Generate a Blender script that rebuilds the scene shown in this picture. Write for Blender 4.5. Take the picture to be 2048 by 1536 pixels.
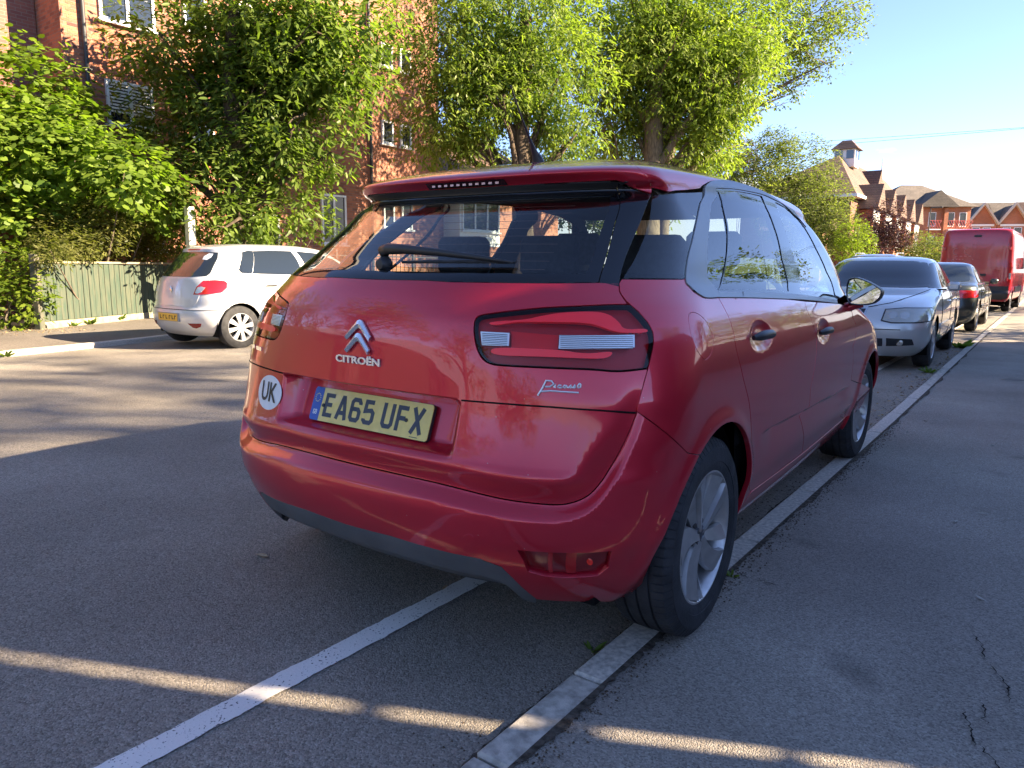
import bpy, bmesh, math, random
import numpy as np
from mathutils import Vector, Matrix
from mathutils.geometry import delaunay_2d_cdt
# ------------------------------------------------------------------ scene, camera, light
for _o in list(bpy.data.objects): bpy.data.objects.remove(_o)
SC=bpy.context.scene; COL=SC.collection
cam_d=bpy.data.cameras.new('camera'); cam=bpy.data.objects.new('camera',cam_d); COL.objects.link(cam)
_r,_u,_f=Vector((.80074,.59892,.01034)),Vector((-.10291,.12054,.98736)),Vector((-.5901,.79168,-.15816))
M=Matrix((_r,_u,-_f)).transposed().to_4x4(); M.translation=Vector((1.6899,-1.3518,1.169))
cam.matrix_world=M; cam_d.sensor_width=36; cam_d.lens=1443.5*36/2048; cam_d.clip_end=3000; cam_d.clip_start=.02
SC.camera=cam
SUN_AZ,SUN_EL=math.radians(64),math.radians(28)
world=bpy.data.worlds.new('World'); SC.world=world; world.use_nodes=True
def build_world():
    nt=world.node_tree; N=nt.nodes; Lk=nt.links; N.clear()
    out=N.new('ShaderNodeOutputWorld'); bg=N.new('ShaderNodeBackground'); bg.inputs[1].default_value=.043
    sky=N.new('ShaderNodeTexSky'); sky.sky_type='NISHITA'; sky.sun_disc=False
    sky.sun_elevation=SUN_EL; sky.sun_rotation=SUN_AZ; sky.air_density=.55; sky.dust_density=0; sky.ozone_density=4
    tc=N.new('ShaderNodeTexCoord'); sep=N.new('ShaderNodeSeparateXYZ'); Lk.new(tc.outputs['Generated'],sep.inputs[0])
    # low banks of fair-weather cloud around the horizon
    mp=N.new('ShaderNodeMapping'); mp.inputs['Scale'].default_value=(7,7,20); Lk.new(tc.outputs['Generated'],mp.inputs[0])
    no=N.new('ShaderNodeTexNoise'); no.inputs['Scale'].default_value=1.6; no.inputs['Detail'].default_value=9; no.inputs['Roughness'].default_value=.58
    Lk.new(mp.outputs[0],no.inputs['Vector'])
    h=N.new('ShaderNodeMapRange'); h.inputs[1].default_value=.075; h.inputs[2].default_value=.16; h.inputs[3].default_value=.62; h.inputs[4].default_value=.0
    Lk.new(sep.outputs[2],h.inputs[0])
    ad=N.new('ShaderNodeMath'); ad.operation='ADD'; Lk.new(no.outputs[0],ad.inputs[0]); Lk.new(h.outputs[0],ad.inputs[1])
    rp=N.new('ShaderNodeMapRange'); rp.inputs[1].default_value=.78; rp.inputs[2].default_value=.9; Lk.new(ad.outputs[0],rp.inputs[0])
    wb=N.new('ShaderNodeMix'); wb.data_type='RGBA'; wb.blend_type='MULTIPLY'; wb.inputs['Factor'].default_value=1; wb.inputs['B'].default_value=(1.14,.93,.88,1); Lk.new(sky.outputs[0],wb.inputs['A'])
    mx=N.new('ShaderNodeMix'); mx.data_type='RGBA'; mx.inputs['B'].default_value=(2.9,2.85,2.85,1)
    Lk.new(rp.outputs[0],mx.inputs['Factor']); Lk.new(wb.outputs['Result'],mx.inputs['A']); Lk.new(mx.outputs['Result'],bg.inputs[0])
    Lk.new(bg.outputs[0],out.inputs[0])
build_world()
sun_d=bpy.data.lights.new('sun','SUN'); sun=bpy.data.objects.new('sun',sun_d); COL.objects.link(sun)
sun_d.energy=2.4; sun_d.angle=math.radians(.5); sun_d.color=(1,.80,.55)
sun.rotation_euler=Vector((math.sin(SUN_AZ)*math.cos(SUN_EL),math.cos(SUN_AZ)*math.cos(SUN_EL),math.sin(SUN_EL))).to_track_quat('Z','Y').to_euler()
sun.location=(0,0,30)
vs=SC.view_settings; vs.view_transform='Standard'; vs.look='None'; vs.gamma=1; vs.exposure=3.7; vs.use_curve_mapping=False
SC.cycles.use_denoising=True
try: SC.cycles.denoiser='OPENIMAGEDENOISE'
except Exception: pass
SC.cycles.max_bounces=8; SC.cycles.transparent_max_bounces=24; SC.cycles.caustics_reflective=False; SC.cycles.caustics_refractive=False
SC.cycles.sample_clamp_indirect=6
rng=np.random.default_rng(7); random.seed(7)
# ------------------------------------------------------------------ materials
MATS={}
def sock(b,*names):
    for n in names:
        if n in b.inputs: return b.inputs[n]
def mat(name,col=(.5,.5,.5),rough=.5,metal=0,spec=.5,coat=0,coat_rough=.03,emit=0,var=0,vscale=4,col2=None,bump=0,bscale=60,detail=4,stretch=None,coords='Object',thr=None,trans=0,alpha=1):
    if name in MATS: return MATS[name]
    m=bpy.data.materials.new(name); m.use_nodes=True; nt=m.node_tree; b=nt.nodes['Principled BSDF']
    b.inputs['Base Color'].default_value=(*col,1); b.inputs['Roughness'].default_value=rough; b.inputs['Metallic'].default_value=metal
    sock(b,'Specular IOR Level').default_value=spec; sock(b,'Coat Weight').default_value=coat; sock(b,'Coat Roughness').default_value=coat_rough
    if emit: sock(b,'Emission Color').default_value=(*col,1); sock(b,'Emission Strength').default_value=emit
    tc=nt.nodes.new('ShaderNodeTexCoord'); src=tc.outputs[coords]
    if stretch:
        mp=nt.nodes.new('ShaderNodeMapping'); mp.inputs['Scale'].default_value=stretch; nt.links.new(src,mp.inputs[0]); src=mp.outputs[0]
    if var or col2:
        n=nt.nodes.new('ShaderNodeTexNoise'); n.inputs['Scale'].default_value=vscale; n.inputs['Detail'].default_value=detail; nt.links.new(src,n.inputs['Vector'])
        mx=nt.nodes.new('ShaderNodeMix'); mx.data_type='RGBA'
        c2=col2 if col2 else tuple(max(0,c*(1-var)) for c in col); c1=col if col2 else tuple(min(1,c*(1+var)) for c in col)
        mx.inputs['A'].default_value=(*c1,1); mx.inputs['B'].default_value=(*c2,1)
        f=n.outputs[0]
        r=nt.nodes.new('ShaderNodeMapRange'); lo,hi=thr if thr else (.35,.65); r.inputs[1].default_value=lo; r.inputs[2].default_value=hi; nt.links.new(f,r.inputs[0]); f=r.outputs[0]
        nt.links.new(f,mx.inputs['Factor']); nt.links.new(mx.outputs['Result'],b.inputs['Base Color'])
    if bump:
        n2=nt.nodes.new('ShaderNodeTexNoise'); n2.inputs['Scale'].default_value=bscale; n2.inputs['Detail'].default_value=3; nt.links.new(src,n2.inputs['Vector'])
        bp=nt.nodes.new('ShaderNodeBump'); bp.inputs['Strength'].default_value=bump; bp.inputs['Distance'].default_value=.01; nt.links.new(n2.outputs[0],bp.inputs['Height']); nt.links.new(bp.outputs[0],b.inputs['Normal'])
    MATS[name]=m; return m
def glass(name,tint=(.5,.55,.55),ior=1.5,rough=.0,tintmix=1.0):
    if name in MATS: return MATS[name]
    m=bpy.data.materials.new(name); m.use_nodes=True; nt=m.node_tree; N=nt.nodes; N.clear()
    o=N.new('ShaderNodeOutputMaterial'); t=N.new('ShaderNodeBsdfTransparent'); t.inputs[0].default_value=(*tint,1)
    g=N.new('ShaderNodeBsdfGlossy'); g.inputs['Roughness'].default_value=rough; g.inputs[0].default_value=(1,1,1,1)
    fr=N.new('ShaderNodeFresnel'); fr.inputs[0].default_value=ior; mx=N.new('ShaderNodeMixShader')
    ge=N.new('ShaderNodeNewGeometry'); ml=N.new('ShaderNodeMapRange'); ml.inputs[3].default_value=ior; ml.inputs[4].default_value=1/ior; nt.links.new(ge.outputs['Backfacing'],ml.inputs[0]); nt.links.new(ml.outputs[0],fr.inputs[0])
    nt.links.new(fr.outputs[0],mx.inputs[0]); nt.links.new(t.outputs[0],mx.inputs[1]); nt.links.new(g.outputs[0],mx.inputs[2]); nt.links.new(mx.outputs[0],o.inputs[0])
    MATS[name]=m; return m
# ------------------------------------------------------------------ object helpers
def link(o,parent=None):
    COL.objects.link(o)
    if parent is not None: o.parent=parent
    return o
def tag(o,label=None,cat=None,group=None,kind=None):
    if label: o['label']=label
    if cat: o['category']=cat
    if group: o['group']=group
    if kind: o['kind']=kind
    return o
def thing(name,label,cat,loc=(0,0,0),rotz=0,group=None):
    o=bpy.data.objects.new(name,None); link(o); o.location=loc; o.rotation_euler=(0,0,rotz); o.empty_display_size=.1
    return tag(o,label,cat,group)
class MB:
    """collects vertices and faces and links them as one mesh object"""
    def __init__(s): s.v=[]; s.f=[]; s.n=0
    def add(s,V,F):
        V=np.asarray(V,float).reshape(-1,3); s.v.append(V); k=s.n; s.f+= [tuple(int(i)+k for i in f) for f in F]; s.n+=len(V); return s
    def box(s,a,b,rot=None,c=None):
        x0,y0,z0=a;x1,y1,z1=b
        V=np.array([(x0,y0,z0),(x1,y0,z0),(x1,y1,z0),(x0,y1,z0),(x0,y0,z1),(x1,y0,z1),(x1,y1,z1),(x0,y1,z1)],float)
        if rot is not None:
            c=np.array(c if c is not None else V.mean(0)); V=(V-c)@np.array(Matrix(rot).to_3x3()).T+c
        return s.add(V,[(0,3,2,1),(4,5,6,7),(0,1,5,4),(1,2,6,5),(2,3,7,6),(3,0,4,7)])
    def bbox(s,a,b,bev=.005):
        """box with chamfered edges"""
        a=np.array(a,float);b=np.array(b,float);c=(a+b)/2;h=(b-a)/2; bv=min(bev,h.min()*.49)
        bm=bmesh.new(); bmesh.ops.create_cube(bm,size=2)
        for v in bm.verts: v.co=Vector(c+h*np.array(v.co))
        bmesh.ops.bevel(bm,geom=bm.edges[:],offset=bv,segments=1,affect='EDGES'); bm.verts.index_update()
        s.add([v.co for v in bm.verts],[[v.index for v in f.verts] for f in bm.faces]); bm.free(); return s
    def tube(s,pts,r,n=8,cap=True):
        pts=[np.array(p,float) for p in pts]; rs=r if hasattr(r,'__len__') else [r]*len(pts)
        V=[];F=[]; prev=None
        for i,p in enumerate(pts):
            d=(pts[min(i+1,len(pts)-1)]-pts[max(i-1,0)]); d=d/(np.linalg.norm(d)+1e-12)
            if prev is None:
                a=np.array([0,0,1.]) if abs(d[2])<.9 else np.array([1.,0,0]); x=np.cross(d,a)
            else: x=prev-d*(prev@d)
            x=x/(np.linalg.norm(x)+1e-12); prev=x; y=np.cross(d,x)
            for k in range(n):
                t=2*math.pi*k/n; V.append(p+rs[i]*(math.cos(t)*x+math.sin(t)*y))
        for i in range(len(pts)-1):
            for k in range(n): F.append((i*n+k,i*n+(k+1)%n,(i+1)*n+(k+1)%n,(i+1)*n+k))
        if cap: F.append(tuple(range(n))[::-1]); F.append(tuple((len(pts)-1)*n+k for k in range(n)))
        return s.add(V,F)
    def lathe(s,prof,n=48,axis='X',c=(0,0,0),arc=None):
        """prof: list of (axial, radius)"""
        V=[];F=[];m=len(prof)
        A=np.linspace(0,2*math.pi,n+1)[:-1] if arc is None else np.array(arc)
        n=len(A)
        for a in A:
            for (x,r) in prof:
                if axis=='X': V.append((c[0]+x,c[1]+r*math.cos(a),c[2]+r*math.sin(a)))
                elif axis=='Z': V.append((c[0]+r*math.cos(a),c[1]+r*math.sin(a),c[2]+x))
                else: V.append((c[0]+r*math.cos(a),c[1]+x,c[2]+r*math.sin(a)))
        for i in range(n):
            j=(i+1)%n
            for k in range(m-1): F.append((i*m+k,i*m+k+1,j*m+k+1,j*m+k))
        return s.add(V,F)
    def prism(s,poly,h0,h1,fn=None):
        """extrude a 2-D polygon between h0 and h1; fn maps (a,b,h)->xyz"""
        n=len(poly); fn=fn or (lambda a,b,h:(a,b,h))
        V=[fn(a,b,h0) for a,b in poly]+[fn(a,b,h1) for a,b in poly]
        F=[tuple(range(n))[::-1],tuple(range(n,2*n))]+[(i,(i+1)%n,n+(i+1)%n,n+i) for i in range(n)]
        return s.add(V,F)
    def build(s,name,m,parent=None,smooth=False,fix=True,kind=None):
        me=bpy.data.meshes.new(name); V=np.concatenate(s.v) if s.v else np.zeros((0,3))
        me.from_pydata(V.tolist(),[],s.f); me.update()
        if fix:
            bm=bmesh.new(); bm.from_mesh(me); bmesh.ops.recalc_face_normals(bm,faces=bm.faces[:]); bm.to_mesh(me); bm.free()
        if smooth:
            me.shade_smooth()
            try: me.set_sharp_from_angle(angle=math.radians(smooth if smooth is not True else 40))
            except Exception: pass
        if m: me.materials.append(m)
        o=bpy.data.objects.new(name,me); link(o,parent)
        if kind: o['kind']=kind
        return o
def copy_tree(o,parent=None):
    c=o.copy(); COL.objects.link(c); c.parent=parent
    for ch in list(o.children): copy_tree(ch,c)
    return c
def text_mesh(txt,size,extrude=0.0,bevel=0,offset=0):
    cu=bpy.data.curves.new('lettering','FONT'); cu.body=txt; cu.size=size; cu.extrude=extrude; cu.bevel_depth=bevel; cu.align_x='CENTER'; cu.align_y='CENTER'; cu.resolution_u=4; cu.offset=offset
    o=bpy.data.objects.new('lettering',cu); COL.objects.link(o)
    me=bpy.data.meshes.new_from_object(o.evaluated_get(bpy.context.evaluated_depsgraph_get())); 
    bpy.data.objects.remove(o); bpy.data.curves.remove(cu)
    V=np.array([v.co[:] for v in me.vertices]); F=[tuple(p.vertices) for p in me.polygons]; bpy.data.meshes.remove(me)
    return V,F
def weld(objs):
    """the mirrored halves of one panel, sewn into one mesh along the middle"""
    a=objs[0]; bm=bmesh.new()
    for o in objs: bm.from_mesh(o.data)
    bmesh.ops.remove_doubles(bm,verts=bm.verts[:],dist=2e-4); bm.normal_update(); me=bpy.data.meshes.new(a.name); bm.to_mesh(me); bm.free()
    for n in ('custom_normal',):
        if n in me.attributes: me.attributes.remove(me.attributes[n])
    me.shade_smooth(); me.materials.append(a.data.materials[0]); a.data=me
    for o in objs[1:]: bpy.data.objects.remove(o)
    return a
# ------------------------------------------------------------------ car surface (plan outlines stacked along height)
class Surf:
    def __init__(s,rows,U1=.25,U2=.73,roof=(1.9,1.15),bulge=.012):
        rows=np.array(rows,float); s.R=rows; s.U1,s.U2,s.roof,s.bulge=U1,U2,roof,bulge
        L=np.concatenate([[0],np.cumsum(np.linalg.norm(np.diff(rows[:,:3],axis=0),axis=1))]); s.t=L/L[-1]; s.sv=L[-1]
        h=np.diff(s.t)[:,None]; d=np.diff(rows,axis=0)/h; m=np.zeros_like(rows); a,b=d[:-1],d[1:]; h0,h1=h[:-1],h[1:]
        w1=2*h1+h0; w2=h1+2*h0
        with np.errstate(all='ignore'): hm=(w1+w2)/(w1/a+w2/b)
        m[1:-1]=np.where(a*b>0,hm,0); m[0]=d[0]; m[-1]=d[-1]; s.m=m
        e=np.linspace(0,1,201); P=s(e,np.full(201,.3)); s.su=np.linalg.norm(np.diff(P,axis=0),axis=1).sum()
        s.vv=np.linspace(0,1,801); s.zz=s.row(s.vv)[:,0]
        U,V=np.meshgrid(np.linspace(0,1,241),np.linspace(0,1,161),indexing='ij'); s.gU,s.gV=U.ravel(),V.ravel(); s.gP=s(s.gU,s.gV)
    def vz(s,z): return float(np.interp(z,s.zz,s.vv))
    def row(s,v):
        v=np.clip(np.asarray(v,float),0,1); i=np.clip(np.searchsorted(s.t,v,side='right')-1,0,len(s.t)-2)
        h=(s.t[i+1]-s.t[i]); q=((v-s.t[i])/h)[...,None]; h=h[...,None]
        return ((1+2*q)*(1-q)**2*s.R[i]+q*(1-q)**2*h*s.m[i]+q*q*(3-2*q)*s.R[i+1]+q*q*(q-1)*h*s.m[i+1])
    def __call__(s,u,v):
        u,v=np.broadcast_arrays(np.asarray(u,float),np.asarray(v,float)); P=s.row(v); z,w,yc,D,n,yf,Df,b=[P[...,k] for k in range(8)]
        sg=np.where(u<0,-1,1); a=np.abs(u); ys0=yc+D; ys1=np.maximum(yf-Df,ys0+.001)
        def quarter(p):
            sn,cs=np.sin(p),np.cos(p); r=(np.abs(sn)**n+np.abs(cs)**n+1e-12)**(-1/n); return r*sn,r*cs
        q1,q2=quarter(np.clip(a/s.U1,0,1)*np.pi/2); f1,f2=quarter(np.clip((a-s.U2)/(1-s.U2),0,1)*np.pi/2)
        q=np.clip((a-s.U1)/(s.U2-s.U1),0,1)
        x=np.where(a<=s.U1,w*q1,np.where(a<=s.U2,w*(1+s.bulge*np.sin(np.pi*q)**2),w*f2))
        y=np.where(a<=s.U1,yc+D*(1-q2),np.where(a<=s.U2,ys0+(ys1-ys0)*q,ys1+Df*f1))
        zz=z+b*np.clip(1-((y-s.roof[0])/s.roof[1])**2,-1.5,1)
        return np.stack([x*sg,y,zz],-1)
    def inv(s,pts,axes,sel):
        """uv of the points whose two coordinates `axes` match; sel(P) picks the side of the body"""
        out=[]; ok=np.where(sel(s.gP))[0]
        for a in pts:
            a=np.array(a,float); i=ok[np.linalg.norm(s.gP[ok][:,axes]-a,axis=1).argmin()]; u,v=s.gU[i],s.gV[i]
            for k in range(8):
                e=1e-4; P=s(np.array([u,u+e,u]),np.array([v,v,min(v+e,1)]))[:,axes]; J=np.stack([P[1]-P[0],P[2]-P[0]],1)/e
                st=np.clip(np.linalg.lstsq(J,a-P[0],rcond=None)[0],-.02,.02); u=min(max(u+st[0],0),1); v=min(max(v+st[1],0),1)
            out.append((float(u),float(v)))
        return out
    def side(s,pts): return s.inv(pts,[1,2],lambda P:(s.gU>.12)&(s.gU<.93))
    def rear(s,pts): return s.inv(pts,[0,2],lambda P:s.gU<.22)
    def front(s,pts): return s.inv(pts,[0,2],lambda P:s.gU>.74)
def mir(l): return [(-a,b) for a,b in l][::-1]
def sstep(x): x=np.clip(x,0,1); return x*x*(3-2*x)
def pip(P,poly):
    x,y=P[:,0],P[:,1]; q=np.asarray(poly); ins=np.zeros(len(P),bool); j=len(q)-1
    for i in range(len(q)):
        c=(q[i,1]>y)!=(q[j,1]>y)
        with np.errstate(all='ignore'): xx=(q[j,0]-q[i,0])*(y-q[i,1])/(q[j,1]-q[i,1])+q[i,0]
        ins^=c&(x<xx); j=i
    return ins
def pdist(P,line,closed=False):
    q=np.asarray(line,float); 
    if closed: q=np.concatenate([q,q[:1]])
    d=np.full(len(P),1e9)
    for a,b in zip(q[:-1],q[1:]):
        ab=b-a; t=np.clip(((P-a)@ab)/(ab@ab+1e-12),0,1); d=np.minimum(d,np.linalg.norm(P-a-t[:,None]*ab,axis=1))
    return d
def densify(q,step,closed=True):
    q=np.asarray(q,float); out=[]; n=len(q)
    for i in range(n if closed else n-1):
        a,b=q[i],q[(i+1)%n]; k=max(1,int(math.ceil(np.linalg.norm(b-a)/step)))
        for j in range(k): out.append(a+(b-a)*j/k)
    if not closed: out.append(q[-1])
    return np.array(out)
def offset_poly(q,d):
    q=np.asarray(q,float); A=.5*np.sum(q[:,0]*np.roll(q[:,1],-1)-np.roll(q[:,0],-1)*q[:,1]); sg=1 if A>0 else -1
    e1=q-np.roll(q,1,0); e2=np.roll(q,-1,0)-q
    n1=np.stack([-e1[:,1],e1[:,0]],1)/(np.linalg.norm(e1,axis=1,keepdims=True)+1e-9); n2=np.stack([-e2[:,1],e2[:,0]],1)/(np.linalg.norm(e2,axis=1,keepdims=True)+1e-9)
    m=n1+n2; l=np.linalg.norm(m,axis=1,keepdims=True); m=m/(l+1e-9); c=np.clip((m*n1).sum(1,keepdims=True),.4,1)
    return q+sg*m*d/c
def chaikin(q,k=2):
    q=np.asarray(q,float)
    for _ in range(k):
        r=np.roll(q,-1,0); q=np.stack([.75*q+.25*r,.25*q+.75*r],1).reshape(-1,2)
    return q
def cr(pts,n=4):
    """Catmull-Rom curve through the points"""
    q=np.asarray(pts,float); e=np.concatenate([[2*q[0]-q[1]],q,[2*q[-1]-q[-2]]]); out=[]
    for i in range(len(q)-1):
        a,b,c,d=e[i:i+4]
        for t in np.arange(n)/n: out.append(tuple(.5*((2*b)+(c-a)*t+(2*a-5*b+4*c-d)*t*t+(3*b-a-3*c+d)*t**3)))
    return out+[tuple(q[-1])]
def dedupe(q,eps=1e-4):
    q=np.asarray(q,float); k=[0]
    for i in range(1,len(q)):
        if np.linalg.norm(q[i]-q[k[-1]])>eps: k.append(i)
    if np.linalg.norm(q[k[-1]]-q[0])<eps: k.pop()
    return q[k]
def panel(name,S,poly,m,parent,off=0,gap=.0022,step=.025,holes=(),rim=.012,post=None,label=None,thick=True,bend=0):
    """a body panel: a polygon of the surface S with its own edge, its shape taken from S (and post)"""
    sc=np.array([S.su,S.sv]); q=dedupe(np.asarray(poly,float)*sc)
    if gap: q=offset_poly(q,gap)
    q=densify(q,step); hs=[densify(np.asarray(h,float)*sc,step) for h in holes]
    lo,hi=q.min(0),q.max(0); g=np.stack(np.meshgrid(np.arange(lo[0]+step/2,hi[0],step),np.arange(lo[1]+step/2,hi[1],step*.8),indexing='ij'),-1).reshape(-1,2)
    if len(g):
        g=g[pip(g,q)]
        if len(g): g=g[pdist(g,q,True)>.45*step]
        for h in hs:
            if len(g): g=g[pdist(g,h,True)>.4*step]
    pts=np.concatenate([q]+hs+[g]) if len(g) else np.concatenate([q]+hs)
    edges=[]; k=len(q)
    for h in hs: edges+=[(k+i,k+(i+1)%len(h)) for i in range(len(h))]; k+=len(h)
    edges+=[(i,(i+1)%len(q)) for i in range(len(q))]
    vo,eo,fo,_,_,_=delaunay_2d_cdt([Vector(p) for p in pts],edges,[],0,1e-6)
    vo=np.array([v[:] for v in vo]); F=np.array(fo,int); cen=vo[F].mean(1); keep=pip(cen,q)
    for h in hs: keep&=~pip(cen,h)
    F=F[keep]
    uv=vo/sc; e=2e-4
    fn=(lambda u,v:post(S(u,v),u,v)) if post else (lambda u,v:S(u,v))
    def nrm(uv):
        vc=np.clip(uv[:,1],e,.994); uc=np.where(np.abs(uv[:,0])>1-2*e,np.sign(uv[:,0])*(1-2*e),uv[:,0])
        N=np.cross(fn(uc+e,vc)-fn(uc-e,vc),fn(uc,vc+e)-fn(uc,vc-e)); N=N/(np.linalg.norm(N,axis=1,keepdims=True)+1e-12)
        return N
    P=fn(uv[:,0],uv[:,1]); N=nrm(uv); P=P+N*off
    verts=[P]; norms=[N]; faces=[tuple(f) for f in F]
    # make winding agree with the surface normal
    tri=np.array(F); fnm=np.cross(P[tri[:,1]]-P[tri[:,0]],P[tri[:,2]]-P[tri[:,0]]); flip=(fnm*N[tri].mean(1)).sum(1)<0
    faces=[tuple(f[::-1]) if fl else tuple(f) for f,fl in zip(F,flip)]
    if rim:
        from collections import defaultdict
        cnt=defaultdict(int); dire={}
        for f in faces:
            for a,b in zip(f,f[1:]+f[:1]): cnt[(min(a,b),max(a,b))]+=1; dire[(min(a,b),max(a,b))]=(a,b)
        base=len(P); idx={}; V2=[];N2=[]
        bnd=[dire[k] for k,c in cnt.items() if c==1]
        nb={}
        for a,b in bnd:
            t=P[b]-P[a]; o=np.cross(t,N[a]); o/= (np.linalg.norm(o)+1e-12); nb.setdefault(a,[]).append(o); nb.setdefault(b,[]).append(o)
        for a in nb:
            o=np.mean(nb[a],0); o/= (np.linalg.norm(o)+1e-12); idx[a]=base+len(V2)
            V2+=[P[a],P[a]-N[a]*.0018+o*.0009,P[a]-N[a]*rim]; N2+=[N[a]*.75+o*.45,o*.95+N[a]*.1,o]
        for a,b in bnd:
            i,j=idx[a],idx[b]; faces.append((j,i,i+1,j+1)); faces.append((j+1,i+1,i+2,j+2))
        verts.append(np.array(V2)); norms.append(np.array(N2))
    Vv=np.concatenate(verts); Nn=np.concatenate(norms)
    me=bpy.data.meshes.new(name); me.from_pydata(Vv.tolist(),[],faces); me.update(); me.shade_smooth()
    Nn=Nn/(np.linalg.norm(Nn,axis=1,keepdims=True)+1e-12)
    me.normals_split_custom_set_from_vertices(Nn.tolist()); me.materials.append(m)
    o=bpy.data.objects.new(name,me); link(o,parent)
    if label: o['label']=label
    return o
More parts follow.
